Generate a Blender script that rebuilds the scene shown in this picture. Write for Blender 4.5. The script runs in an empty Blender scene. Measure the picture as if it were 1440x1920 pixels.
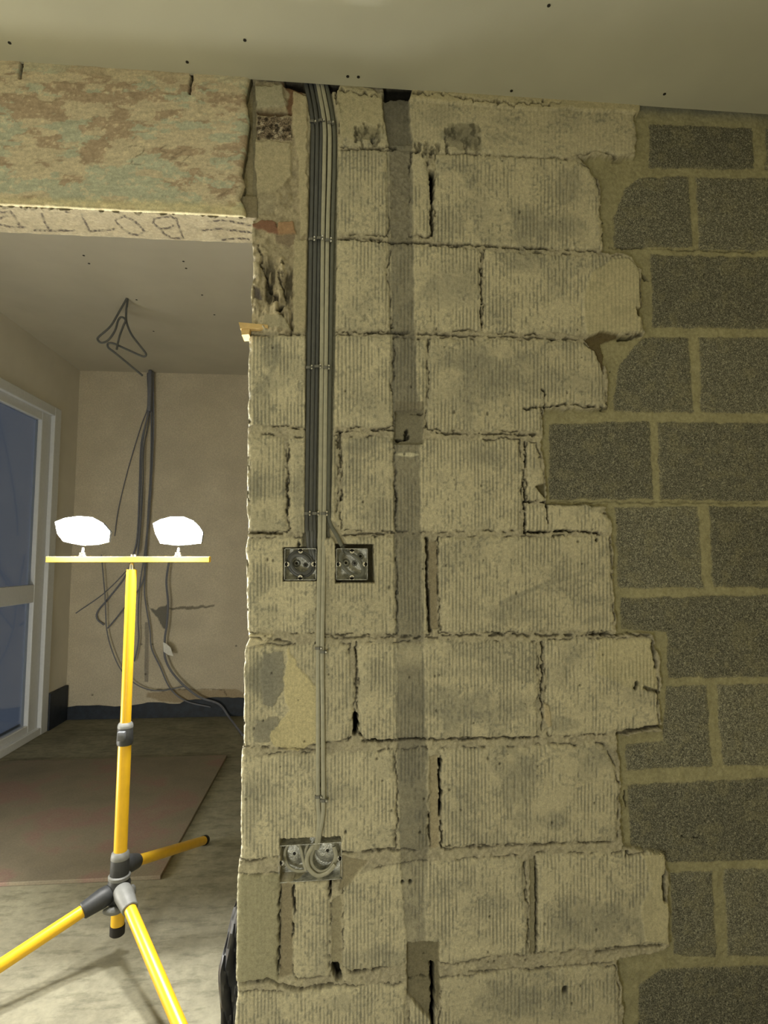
import bpy, bmesh, math, random
import numpy as np
from math import sin, cos, tan, radians, degrees, pi, atan2
from mathutils import Vector, Matrix
random.seed(4)
S = bpy.context.scene
COL = S.collection

# ------------------------------------------------------------------ camera
FPX = 1090.0
YAW, PITCH = radians(4.8), radians(4.6)
CAM = np.array([0.0, -1.3, 1.1])
cd = bpy.data.cameras.new('camera'); cam = bpy.data.objects.new('camera', cd); COL.objects.link(cam)
cam.location = CAM; cam.rotation_euler = (pi/2 + PITCH, 0, -YAW)
cd.sensor_fit = 'VERTICAL'; cd.sensor_height = 36.0; cd.lens = FPX/1920*36.0; cd.clip_start = 0.02
S.camera = cam

# ------------------------------------------------------------------ world, exposure, light
LENS_STRENGTH = 840.0
NEAR_FILL_POWER = 21.0
BACK_FILL_POWER = 31.0
S.view_settings.view_transform = 'Standard'; S.view_settings.look = 'None'
S.view_settings.gamma = 1.0; S.view_settings.use_curve_mapping = False
S.view_settings.exposure = 0.0
w = bpy.data.worlds.new('night'); S.world = w; w.use_nodes = True
w.node_tree.nodes['Background'].inputs[0].default_value = (0.13, 0.15, 0.19, 1)
w.node_tree.nodes['Background'].inputs[1].default_value = 0.5
# unseen fill light added in the near room, behind and left of the camera
ld = bpy.data.lights.new('near_fill', 'POINT'); ld.energy = NEAR_FILL_POWER; ld.color = (1.0, 0.99, 0.88); ld.shadow_soft_size = 0.12
lo = bpy.data.objects.new('near_fill', ld); COL.objects.link(lo); lo.location = (-0.55, -1.6, 0.45)
# second fill light, added in the back room out of sight left of the opening
ld = bpy.data.lights.new('back_fill', 'POINT'); ld.energy = BACK_FILL_POWER; ld.color = (1.0, 0.97, 0.88); ld.shadow_soft_size = 0.15
lo = bpy.data.objects.new('back_fill', ld); COL.objects.link(lo); lo.location = (-1.5, 0.40, 0.32)

# ------------------------------------------------------------------ measuring helpers (pixel ray -> point on a real plane)
FW = np.array([sin(YAW)*cos(PITCH), cos(YAW)*cos(PITCH), sin(PITCH)])
RT = np.array([cos(YAW), -sin(YAW), 0.0]); UP = np.cross(RT, FW)
def ray(x, y): return FPX*FW + (x-720)*RT + (960-y)*UP
def onY(x, y, Y=0.0): d = ray(x, y); return CAM + d*(Y-CAM[1])/d[1]
def onZ(x, y, Z=0.0): d = ray(x, y); return CAM + d*(Z-CAM[2])/d[2]
def project(X, Y, Z):
    vx, vy, vz = X-CAM[0], Y-CAM[1], Z-CAM[2]
    k = vx*FW[0]+vy*FW[1]+vz*FW[2]
    return 720+FPX*(vx*RT[0]+vy*RT[1]+vz*RT[2])/k, 960-FPX*(vx*UP[0]+vy*UP[1]+vz*UP[2])/k
def V(a): return Vector((float(a[0]), float(a[1]), float(a[2])))

# ------------------------------------------------------------------ materials
def newmat(name):
    m = bpy.data.materials.new(name); m.use_nodes = True
    nt = m.node_tree; b = nt.nodes['Principled BSDF']
    return m, nt, b
def N(nt, t, **kw):
    n = nt.nodes.new(t)
    for k, v in kw.items(): setattr(n, k, v)
    return n
def mixrgb(nt, fac, a, b, mode='MIX'):
    n = N(nt, 'ShaderNodeMix', data_type='RGBA', blend_type=mode)
    for s, v in ((0, fac), (6, a), (7, b)):
        if isinstance(v, bpy.types.NodeSocket): nt.links.new(v, n.inputs[s])
        elif isinstance(v, (int, float)): n.inputs[s].default_value = v
        else: n.inputs[s].default_value = (*v, 1)
    return n.outputs[2]
def ramp(nt, src, stops):
    r = N(nt, 'ShaderNodeValToRGB'); e = r.color_ramp.elements
    while len(e) < len(stops): e.new(0.5)
    for i, (p, c) in enumerate(stops):
        e[i].position = p; e[i].color = (*c, 1) if len(c) == 3 else c
    nt.links.new(src, r.inputs[0]); return r.outputs[0]
def noise(nt, scale, detail=4, rough=0.6, vec=None, stretch=None):
    tc = N(nt, 'ShaderNodeTexCoord'); n = N(nt, 'ShaderNodeTexNoise')
    n.inputs['Scale'].default_value = scale; n.inputs['Detail'].default_value = detail; n.inputs['Roughness'].default_value = rough
    if stretch:
        mp = N(nt, 'ShaderNodeMapping'); mp.inputs['Scale'].default_value = stretch
        nt.links.new(tc.outputs['Object'], mp.inputs[0]); nt.links.new(mp.outputs[0], n.inputs['Vector'])
    else: nt.links.new(tc.outputs['Object'], n.inputs['Vector'])
    return n.outputs[0]
def bump(nt, b, h, strength, dist):
    n = N(nt, 'ShaderNodeBump'); n.inputs['Distance'].default_value = dist
    if isinstance(strength, bpy.types.NodeSocket): nt.links.new(strength, n.inputs['Strength'])
    else: n.inputs['Strength'].default_value = strength
    nt.links.new(h, n.inputs['Height']); nt.links.new(n.outputs[0], b.inputs['Normal'])
def plain(name, c, rough=0.5, metal=0.0, var=0.12, vs=60, bs=0.15, bd=0.0005, spec=0.4):
    m, nt, b = newmat(name)
    n = noise(nt, vs)
    lo_ = tuple(max(0, x*(1-var)) for x in c); hi = tuple(min(1, x*(1+var)) for x in c)
    nt.links.new(ramp(nt, n, [(0.3, lo_), (0.7, hi)]), b.inputs['Base Color'])
    b.inputs['Roughness'].default_value = rough; b.inputs['Metallic'].default_value = metal
    b.inputs['Specular IOR Level'].default_value = spec
    bump(nt, b, noise(nt, vs*4), bs, bd)
    return m
def attrmat(name):
    """painted-on masonry colour from the mesh, with fine grain from noise; 'rough' steers the grain"""
    m, nt, b = newmat(name)
    a = N(nt, 'ShaderNodeAttribute', attribute_name='col'); r = N(nt, 'ShaderNodeAttribute', attribute_name='rough')
    f1 = noise(nt, 420, 3, 0.7); f2 = noise(nt, 130, 4, 0.6)
    g1 = ramp(nt, f1, [(0.32, (0.62, 0.62, 0.62)), (0.5, (1, 1, 1)), (0.68, (1.3, 1.3, 1.3))])
    strong = ramp(nt, f1, [(0.36, (0.06, 0.06, 0.06)), (0.45, (0.65, 0.65, 0.65)), (0.55, (1.1, 1.1, 1.1)), (0.63, (2.4, 2.35, 2.2))])
    g2 = ramp(nt, f2, [(0.3, (0.84, 0.84, 0.84)), (0.7, (1.12, 1.12, 1.12))])
    fac = N(nt, 'ShaderNodeMath', operation='MULTIPLY'); nt.links.new(r.outputs['Fac'], fac.inputs[0]); fac.inputs[1].default_value = 1.0
    soft = mixrgb(nt, 0.45, (1, 1, 1), g1, 'MULTIPLY')
    g = mixrgb(nt, fac.outputs[0], soft, strong)
    c = mixrgb(nt, 1.0, a.outputs['Color'], g, 'MULTIPLY')
    c = mixrgb(nt, 1.0, c, g2, 'MULTIPLY')
    nt.links.new(c, b.inputs['Base Color'])
    b.inputs['Roughness'].default_value = 0.93; b.inputs['Specular IOR Level'].default_value = 0.15
    h = N(nt, 'ShaderNodeMath', operation='MULTIPLY_ADD'); nt.links.new(r.outputs['Fac'], h.inputs[0]); h.inputs[1].default_value = 0.6; h.inputs[2].default_value = 0.25
    bump(nt, b, f1, h.outputs[0], 0.002)
    return m
M = {}
M['masonry'] = attrmat('masonry')
M['plaster_old'] = attrmat('old_plaster')
M['yellow'] = plain('yellow_paint', (0.80, 0.48, 0.02), 0.33, var=0.05, vs=30, spec=0.5)
M['yellow_bar'] = plain('yellow_paint_bar', (0.86, 0.55, 0.05), 0.4, var=0.05)
M['grey_plastic'] = plain('dark_grey_plastic', (0.035, 0.037, 0.04), 0.5, var=0.2)
M['mid_plastic'] = plain('mid_grey_plastic', (0.10, 0.105, 0.115), 0.5, var=0.2)
M['light_plastic'] = plain('light_grey_plastic', (0.18, 0.185, 0.18), 0.5)
M['rubber'] = plain('black_rubber', (0.015, 0.013, 0.012), 0.7)
M['steel'] = plain('bright_steel', (0.75, 0.75, 0.72), 0.25, 1.0)
M['cable_dark'] = plain('dark_grey_cable', (0.095, 0.10, 0.10), 0.42, spec=0.5)
M['cable_mid'] = plain('mid_grey_cable', (0.14, 0.145, 0.12), 0.45, spec=0.5)
M['cable_light'] = plain('light_grey_cable', (0.43, 0.42, 0.33), 0.45, spec=0.5)
M['clip'] = plain('grey_clip', (0.17, 0.17, 0.15), 0.5)
M['screw'] = plain('black_screw', (0.02, 0.018, 0.015), 0.6)
M['timber'] = plain('raw_timber', (0.72, 0.52, 0.24), 0.8, vs=40)
M['card'] = plain('white_card', (0.78, 0.78, 0.74), 0.7)
M['upvc'] = plain('white_upvc', (0.66, 0.69, 0.74), 0.35, var=0.04)
M['damp'] = plain('dark_bitumen', (0.018, 0.026, 0.042), 0.55, vs=25, var=0.4)
M['back_cable'] = plain('back_room_cable', (0.17, 0.18, 0.22), 0.5)
M['sheeting'] = plain('black_sheeting', (0.05, 0.052, 0.058), 0.38, vs=20)
def ceil_mat(name, c):
    m, nt, b = newmat(name)
    n = noise(nt, 3, 3); n2 = noise(nt, 220, 2)
    nt.links.new(ramp(nt, n, [(0.3, tuple(x*0.93 for x in c)), (0.7, tuple(x*1.05 for x in c))]), b.inputs['Base Color'])
    b.inputs['Roughness'].default_value = 0.9; b.inputs['Specular IOR Level'].default_value = 0.15
    bump(nt, b, n2, 0.15, 0.001); return m
M['board_near'] = ceil_mat('grey_plasterboard', (0.53, 0.525, 0.43))
M['board_back'] = ceil_mat('back_plasterboard', (0.50, 0.47, 0.38))
M['paint_back'] = ceil_mat('back_room_paint', (0.70, 0.67, 0.60))
M['paint_room'] = ceil_mat('room_paint', (0.60, 0.55, 0.38))
def floor_mat():
    m, nt, b = newmat('dusty_concrete')
    n = noise(nt, 2.2, 6, 0.65); n2 = noise(nt, 30, 6, 0.7); n3 = noise(nt, 9, 5, 0.7, stretch=(1, 3, 1))
    c = ramp(nt, n, [(0.3, (0.14, 0.13, 0.09)), (0.55, (0.235, 0.222, 0.158)), (0.75, (0.31, 0.297, 0.215))])
    c = mixrgb(nt, 1.0, c, ramp(nt, n2, [(0.3, (0.78, 0.78, 0.78)), (0.7, (1.15, 1.15, 1.15))]), 'MULTIPLY')
    c = mixrgb(nt, 1.0, c, ramp(nt, n3, [(0.38, (0.7, 0.7, 0.68)), (0.5, (1, 1, 1))]), 'MULTIPLY')
    nt.links.new(c, b.inputs['Base Color']); b.inputs['Roughness'].default_value = 0.85
    bump(nt, b, n2, 0.35, 0.004); return m
M['floor'] = floor_mat()
def sheet_mat():
    m, nt, b = newmat('stained_board')
    n = noise(nt, 3.2, 5, 0.6); n2 = noise(nt, 160, 3)
    c = ramp(nt, n, [(0.25, (0.12, 0.105, 0.075)), (0.5, (0.175, 0.15, 0.105)), (0.60, (0.19, 0.125, 0.10)), (0.75, (0.20, 0.17, 0.12))])
    c = mixrgb(nt, 1.0, c, ramp(nt, n2, [(0.3, (0.85, 0.85, 0.85)), (0.7, (1.15, 1.15, 1.15))]), 'MULTIPLY')
    nt.links.new(c, b.inputs['Base Color']); b.inputs['Roughness'].default_value = 0.8
    bump(nt, b, n2, 0.2, 0.001); return m
M['sheet'] = sheet_mat()
def galv():
    m, nt, b = newmat('galvanised_steel')
    tc = N(nt, 'ShaderNodeTexCoord'); v = N(nt, 'ShaderNodeTexVoronoi'); v.inputs['Scale'].default_value = 160
    nt.links.new(tc.outputs['Object'], v.inputs['Vector'])
    n = noise(nt, 70, 4, 0.7)
    nt.links.new(ramp(nt, n, [(0.3, (0.26, 0.265, 0.25)), (0.7, (0.85, 0.86, 0.80))]), b.inputs['Base Color'])
    nt.links.new(ramp(nt, v.outputs['Distance'], [(0.0, (0.28,)*3), (0.8, (0.5,)*3)]), b.inputs['Roughness'])
    b.inputs['Metallic'].default_value = 0.65
    bump(nt, b, n, 0.8, 0.004); return m
M['galv'] = galv()
def glass():
    m, nt, b = newmat('night_glass')
    b.inputs['Base Color'].default_value = (0.75, 0.82, 0.9, 1); b.inputs['Roughness'].default_value = 0.06
    b.inputs['Transmission Weight'].default_value = 1.0; b.inputs['IOR'].default_value = 1.45; return m
M['glass'] = glass()
def lens():
    m, nt, b = newmat('lit_lens')
    b.inputs['Base Color'].default_value = (0.9, 0.9, 0.9, 1)
    b.inputs['Emission Color'].default_value = (1.0, 0.98, 0.92, 1); b.inputs['Emission Strength'].default_value = LENS_STRENGTH
    return m
M['lens'] = lens()

# ------------------------------------------------------------------ object helpers
def tag(o, label=None, cat=None, group=None, kind=None):
    if label: o['label'] = label
    if cat: o['category'] = cat
    if group: o['group'] = group
    if kind: o['kind'] = kind
    return o
def obj(name, bm, m, parent=None, smooth=True):
    me = bpy.data.meshes.new(name); bmesh.ops.recalc_face_normals(bm, faces=bm.faces); bm.to_mesh(me); bm.free()
    if smooth:
        for p in me.polygons: p.use_smooth = True
        me.set_sharp_from_angle(angle=radians(38))
    me.materials.append(m); o = bpy.data.objects.new(name, me); COL.objects.link(o)
    if parent: o.parent = parent
    return o
def empty(name, loc, label, cat, group=None):
    o = bpy.data.objects.new(name, None); o.empty_display_size = 0.05; COL.objects.link(o); o.location = V(loc)
    return tag(o, label, cat, group)
def centre(o):
    """move the origin of an unparented mesh to the middle of its base"""
    co = np.array([v.co[:] for v in o.data.vertices]); c = (co.min(0)+co.max(0))/2; c[2] = co[:, 2].min()
    o.data.transform(Matrix.Translation(-V(c))); o.location = V(c); return o
def box(bm, lo, hi, mat=None, bev=0.0):
    b2 = bmesh.new(); bmesh.ops.create_cube(b2, size=1)
    lo, hi = Vector(lo), Vector(hi)
    for v in b2.verts: v.co = Vector(((lo[i]+hi[i])/2 + v.co[i]*(hi[i]-lo[i]) for i in range(3)))
    if bev: bmesh.ops.bevel(b2, geom=b2.edges[:], offset=bev, segments=2, affect='EDGES', profile=0.5)
    merge(bm, b2, mat)
def merge(bm, b2, mat=None):
    if mat: b2.transform(mat)
    me = bpy.data.meshes.new('tmp'); b2.to_mesh(me); b2.free(); bm.from_mesh(me); bpy.data.meshes.remove(me)
def frame_of(d):
    d = d.normalized(); a = Vector((0, 0, 1)) if abs(d.z) < 0.95 else Vector((1, 0, 0))
    u = d.cross(a).normalized(); return u, d.cross(u).normalized()
def tube(bm, pts, r, n=14, caps=True):
    """round tube; r a number or one per point"""
    pts = [Vector(p) for p in pts]; rr = r if hasattr(r, '__len__') else [r]*len(pts)
    rings = []; u = None
    for i, p in enumerate(pts):
        d = (pts[min(i+1, len(pts)-1)] - pts[max(i-1, 0)])
        if d.length < 1e-9: d = Vector((0, 0, 1))
        d.normalize()
        if u is None: u, v = frame_of(d)
        else: u = (u - d*u.dot(d)).normalized(); v = d.cross(u)
        rings.append([bm.verts.new(p + (u*cos(2*pi*k/n) + v*sin(2*pi*k/n))*rr[i]) for k in range(n)])
    for a, b in zip(rings, rings[1:]):
        for k in range(n): bm.faces.new((a[k], a[(k+1) % n], b[(k+1) % n], b[k]))
    if caps: bm.faces.new(rings[0]); bm.faces.new(rings[-1][::-1])
def flat_cable(bm, pts, w, t, n=12, nrm=Vector((0, -1, 0))):
    """flat twin cable: oval section kept flat against the wall normal"""
    pts = [Vector(p) for p in pts]; rings = []
    for i, p in enumerate(pts):
        d = (pts[min(i+1, len(pts)-1)] - pts[max(i-1, 0)]).normalized()
        side = d.cross(nrm)
        side = side.normalized() if side.length > 1e-4 else Vector((1, 0, 0))
        up = side.cross(d).normalized()
        ring = []
        for k in range(n):
            a = 2*pi*k/n; ca, sa = cos(a), sin(a)
            ring.append(bm.verts.new(p + side*(w/2*math.copysign(abs(ca)**0.75, ca)) + up*(t/2*math.copysign(abs(sa)**0.75, sa))))
        rings.append(ring)
    for a, b in zip(rings, rings[1:]):
        for k in range(n): bm.faces.new((a[k], a[(k+1) % n], b[(k+1) % n], b[k]))
    bm.faces.new(rings[0]); bm.faces.new(rings[-1][::-1])
def smooth_path(pts, sub=8):
    """Catmull-Rom through the points"""
    P = [Vector(p) for p in pts]; P = [P[0]*2-P[1]] + P + [P[-1]*2-P[-2]]; out = []
    for i in range(1, len(P)-2):
        a, b, c, d = P[i-1:i+3]
        for k in range(sub):
            t = k/sub; out.append(0.5*((2*b) + (c-a)*t + (2*a-5*b+4*c-d)*t*t + (3*b-a-3*c+d)*t**3))
    out.append(P[-2]); return out
def prism(bm, poly, d0, d1, axis='y'):
    """extrude a 2-D outline (x,z) from y=d0 to y=d1"""
    a = [bm.verts.new((x, d0, z)) for x, z in poly]; b = [bm.verts.new((x, d1, z)) for x, z in poly]
    bm.faces.new(a); bm.faces.new(b[::-1]); n = len(poly)
    for i in range(n): bm.faces.new((a[i], a[(i+1) % n], b[(i+1) % n], b[i]))
def struct(name, bm, m, smooth=False): return tag(obj(name, bm, m, None, smooth), kind='structure')

# ------------------------------------------------------------------ numpy noise
def _h(ix, iy, s):
    n = (ix.astype(np.int64)*374761393 + iy.astype(np.int64)*668265263 + s*982451653) & 0xffffffff
    n = ((n ^ (n >> 13))*1274126177) & 0xffffffff
    return ((n ^ (n >> 16)) & 0xffff)/65535.0
def vn(x, y, s=0):
    ix = np.floor(x); iy = np.floor(y); fx = x-ix; fy = y-iy; fx = fx*fx*(3-2*fx); fy = fy*fy*(3-2*fy)
    ix = ix.astype(np.int64); iy = iy.astype(np.int64)
    a = _h(ix, iy, s); b = _h(ix+1, iy, s); c = _h(ix, iy+1, s); d = _h(ix+1, iy+1, s)
    return (a*(1-fx)+b*fx)*(1-fy) + (c*(1-fx)+d*fx)*fy
def fbm(x, y, s=0, o=4):
    r = 0; a = 0.5; t = 0
    for k in range(o): r = r + a*vn(x*2**k, y*2**k, s+k*17); t += a; a *= 0.5
    return r/t
def sst(e0, e1, x): t = np.clip((x-e0)/(e1-e0), 0, 1); return t*t*(3-2*t)
def polysd(PX, PY, poly):
    """signed distance, positive inside"""
    d = np.full(PX.shape, 1e9); inside = np.zeros(PX.shape, bool); n = len(poly)
    for i in range(n):
        x0, y0 = poly[i]; x1, y1 = poly[(i+1) % n]; ex, ey = x1-x0, y1-y0
        wx, wy = PX-x0, PY-y0; t = np.clip((wx*ex+wy*ey)/(ex*ex+ey*ey+1e-9), 0, 1)
        d = np.minimum(d, np.hypot(wx-ex*t, wy-ey*t))
        c = (y0 > PY) != (y1 > PY)
        if y1 != y0: inside ^= c & (PX < (x1-x0)*(PY-y0)/(y1-y0)+x0)
    return np.where(inside, d, -d)
def lined(PX, PY, pts):
    d = np.full(PX.shape, 1e9)
    for (x0, y0), (x1, y1) in zip(pts, pts[1:]):
        ex, ey = x1-x0, y1-y0; wx, wy = PX-x0, PY-y0; t = np.clip((wx*ex+wy*ey)/(ex*ex+ey*ey+1e-9), 0, 1)
        d = np.minimum(d, np.hypot(wx-ex*t, wy-ey*t))
    return d

class Canvas:
    """height (towards the viewer's side of the wall), colour and grain of a masonry face sampled at grid points"""
    def __init__(s, PX, PY):
        s.PX, s.PY = PX, PY; s.h = np.zeros(PX.shape); s.c = np.zeros(PX.shape+(3,)); s.r = np.zeros(PX.shape)
    def sub(s, xs, ys, m):
        x0, x1, y0, y1 = min(xs)-m, max(xs)+m, min(ys)-m, max(ys)+m
        k = (s.PX > x0) & (s.PX < x1) & (s.PY > y0) & (s.PY < y1)
        return k
    def mixc(s, k, c, a):
        s.c[k] = s.c[k]*(1-a[:, None]) + np.array(c)*a[:, None]
    def mul(s, k, f): s.c[k] = s.c[k]*f[:, None]
    def crack(s, pts, w, depth=0.012, dark=0.9, wob=1.5, seed=3):
        k = s.sub([p[0] for p in pts], [p[1] for p in pts], w*3+6)
        if not k.any(): return
        x, y = s.PX[k], s.PY[k]
        d = lined(x+wob*(fbm(x/9, y/9, seed, 3)-.5)*7, y+wob*(fbm(x/9, y/9, seed+5, 3)-.5)*7, pts)
        ww = w*(0.45+1.1*fbm(x/14, y/14, seed+9, 2))
        if w < 3: ww = ww - w*1.6*(1-sst(.36, .50, fbm(x/11, y/11, seed+13, 3)))
        a = 1-sst(ww*0.5, ww*0.5+1.6, d)
        s.h[k] -= depth*a; s.mul(k, 1-dark*a)
    def stain(s, cx, cy, rx, ry, c, a=0.6, seed=1, edge=0.5):
        k = s.sub([cx-rx*1.4, cx+rx*1.4], [cy-ry*1.4, cy+ry*1.4], 4)
        if not k.any(): return
        x, y = s.PX[k], s.PY[k]
        d = np.hypot((x-cx)/rx, (y-cy)/ry) + (fbm(x/28, y/28, seed, 4)-.5)*1.3
        s.mixc(k, c, a*(1-sst(1-edge, 1.0, d))*(0.55+0.9*vn(x/3.1, y/13, seed+3)).clip(0, 1))
    def patch(s, poly, c, h=None, a=1.0, soft=1.5, warp=3, seed=1, rough=None, sc=12):
        k = s.sub([p[0] for p in poly], [p[1] for p in poly], warp*2+soft+2)
        if not k.any(): return
        x, y = s.PX[k], s.PY[k]
        sd = polysd(x+warp*2*(fbm(x/sc, y/sc, seed, 4)-.5), y+warp*2*(fbm(x/sc, y/sc, seed+7, 4)-.5), poly)
        m = sst(-soft*.5, soft*.5, sd)
        if c is not None: s.mixc(k, c, a*m)
        if h is not None: s.h[k] = s.h[k]*(1-m) + h*m
        if rough is not None: s.r[k] = s.r[k]*(1-m) + rough*m

def grid_mesh(name, X, Y, Z, C, R, mat, extra=None, parent=None, kind='structure'):
    ny, nx = X.shape; v = np.stack([X, Y, Z], -1).reshape(-1, 3).astype(np.float32)
    i = np.arange(ny*nx).reshape(ny, nx)
    f = np.stack([i[:-1, :-1], i[:-1, 1:], i[1:, 1:], i[1:, :-1]], -1).reshape(-1, 4)
    nv0 = len(v); C = C.reshape(-1, 3); R = R.reshape(-1)
    if extra:                                                    # plain boxes behind the face: (lo, hi)
        for lo, hi in extra:
            b = np.array([[x, y, z] for x in (lo[0], hi[0]) for y in (lo[1], hi[1]) for z in (lo[2], hi[2])], np.float32)
            q = np.array([[0, 1, 3, 2], [4, 6, 7, 5], [0, 4, 5, 1], [2, 3, 7, 6], [0, 2, 6, 4], [1, 5, 7, 3]])+len(v)
            v = np.vstack([v, b]); f = np.vstack([f, q])
            C = np.vstack([C, np.tile([0.42, 0.37, 0.24], (8, 1))]); R = np.concatenate([R, np.zeros(8)])
    me = bpy.data.meshes.new(name)
    me.vertices.add(len(v)); me.vertices.foreach_set('co', v.ravel())
    me.loops.add(f.size); me.loops.foreach_set('vertex_index', f.ravel().astype(np.int32))
    me.polygons.add(len(f)); me.polygons.foreach_set('loop_start', np.arange(0, f.size, 4, dtype=np.int32))
    sm = np.ones(len(f), bool); sm[(ny-1)*(nx-1):] = False
    me.update(calc_edges=True)
    me.polygons.foreach_set('use_smooth', sm)
    a = me.attributes.new('col', 'FLOAT_COLOR', 'POINT')
    a.data.foreach_set('color', np.hstack([C, np.ones((len(C), 1))]).astype(np.float32).ravel())
    a = me.attributes.new('rough', 'FLOAT', 'POINT'); a.data.foreach_set('value', R.astype(np.float32))
    me.materials.append(mat); me.validate()
    o = bpy.data.objects.new(name, me); COL.objects.link(o)
    if kind: o['kind'] = kind
    if parent: o.parent = parent
    return o

# ------------------------------------------------------------------ room sizes
CEIL, BCEIL = 2.218, 2.45
BACKY = 2.96; LEFTX = -1.84; RIGHTX = 1.36; NEARLEFT = -1.6; NEARY = -3.4
WT = 0.122                                  # wall thickness
LZ0, LZ1 = 1.818, 1.884                     # concrete lintel

# floor
bm = bmesh.new(); box(bm, (-2.1, NEARY-.1, -0.1), (RIGHTX+.1, BACKY+.1, 0)); struct('floor', bm, M['floor'])
# ceilings
bm = bmesh.new(); box(bm, (NEARLEFT-.1, NEARY-.1, CEIL), (RIGHTX+.1, -0.004, CEIL+0.0125)); ceiling = struct('ceiling', bm, M['board_near'])
bm = bmesh.new(); box(bm, (LEFTX-.1, 0.0, BCEIL), (RIGHTX+.1, BACKY+.1, BCEIL+0.06)); ceiling2 = struct('ceiling', bm, M['board_back'])
# unseen near room walls
bm = bmesh.new(); box(bm, (NEARLEFT-.3, NEARY-.1, 0), (NEARLEFT, WT, CEIL+.25)); struct('wall_near_left', bm, M['paint_room'])
bm = bmesh.new(); box(bm, (RIGHTX, NEARY-.1, 0), (RIGHTX+.1, BACKY+.1, BCEIL+.06)); struct('wall_right', bm, M['paint_room'])
bm = bmesh.new(); box(bm, (NEARLEFT, NEARY-.1, 0), (RIGHTX, NEARY, CEIL)); struct('wall_near', bm, M['paint_room'])

# ------------------------------------------------------------------ the block wall
CREAM = (0.62, 0.575, 0.415); CREAM2 = (0.55, 0.51, 0.365); GREYST = (0.27, 0.265, 0.215); MORT = (0.45, 0.415, 0.31)
NMORT = (0.40, 0.375, 0.235); NBLOCK = (0.235, 0.232, 0.185)
OLD = [
 [(632,165),(1190,208),(1194,282),(1160,290),(1135,283),(1085,285),(1060,296),(985,292),(820,283),(790,280),(640,272)],
 [(632,278),(726,280),(727,440),(630,440)], [(770,283),(805,286),(808,440),(770,440)],
 [(819,286),(1080,298),(1108,314),(1122,337),(1126,385),(1131,468),(980,463),(815,452)],
 [(632,448),(725,450),(732,618),(628,616)], [(732,455),(893,466),(901,472),(902,618),(735,620)],
 [(908,468),(1130,477),(1180,480),(1197,500),(1202,560),(1207,622),(1160,628),(908,622)],
 [(466,628),(738,628),(737,800),(465,798)], [(740,630),(800,634),(800,802),(738,802)],
 [(804,634),(1095,638),(1118,662),(1132,695),(1139,765),(1080,756),(1016,762),(1020,808),(804,806)],
 [(465,816),(535,818),(538,996),(467,996)], [(541,818),(632,818),(632,996),(543,996)],
 [(643,820),(738,818),(742,994),(640,995)], [(744,830),(800,822),(975,825),(980,905),(976,990),(950,996),(744,996)],
 [(990,828),(1008,832),(1022,905),(1020,938),(988,938)],
 [(988,946),(1130,948),(1134,962),(1140,968),(1144,996),(988,995)],
 [(463,1010),(598,1008),(598,1186),(462,1184)], [(602,1008),(742,1006),(745,1188),(602,1188)],
 [(745,1006),(798,1008),(806,1180),(804,1190),(746,1190)],
 [(822,1008),(1145,1003),(1150,1100),(1152,1183),(826,1185)],
 [(458,1215),(500,1206),(530,1212),(597,1206),(598,1398),(455,1398)], [(602,1206),(655,1207),(666,1300),(663,1330),(652,1385),(640,1392),(602,1394)],
 [(671,1206),(1008,1201),(1012,1380),(688,1390),(672,1370)],
 [(1022,1200),(1222,1196),(1230,1215),(1232,1250),(1238,1362),(1150,1375),(1030,1380)],
 [(452,1416),(600,1412),(600,1600),(450,1614)], [(603,1412),(742,1408),(745,1592),(603,1600)],
 [(745,1408),(798,1405),(806,1420),(804,1590),(790,1596),(748,1596)],
 [(828,1402),(1130,1396),(1150,1425),(1162,1480),(1158,1578),(830,1588)],
 [(443,1642),(526,1640),(521,1843),(500,1838),(480,1846),(440,1842)],
 [(552,1655),(560,1650),(618,1650),(619,1740),(618,1835),(560,1838),(549,1825),(550,1740)],
 [(645,1660),(668,1638),(745,1624),(790,1616),(978,1606),(985,1640),(992,1795),(925,1792),(850,1808),(760,1800),(755,1815),(690,1818),(655,1826),(642,1815)],
 [(1005,1604),(1175,1598),(1180,1606),(1205,1598),(1245,1600),(1249,1625),(1245,1660),(1254,1700),(1254,1770),(1180,1778),(1010,1788)],
 [(440,1862),(560,1862),(640,1852),(762,1848),(765,2030),(436,2030)], [(770,1850),(800,1846),(820,1836),(820,2030),(768,2030)],
 [(828,1836),(930,1825),(1156,1812),(1160,1850),(1170,2030),(825,2030)],
 [(430,2050),(700,2050),(700,2300),(425,2300)], [(712,2050),(1100,2050),(1100,2300),(712,2300)],
]
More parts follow.
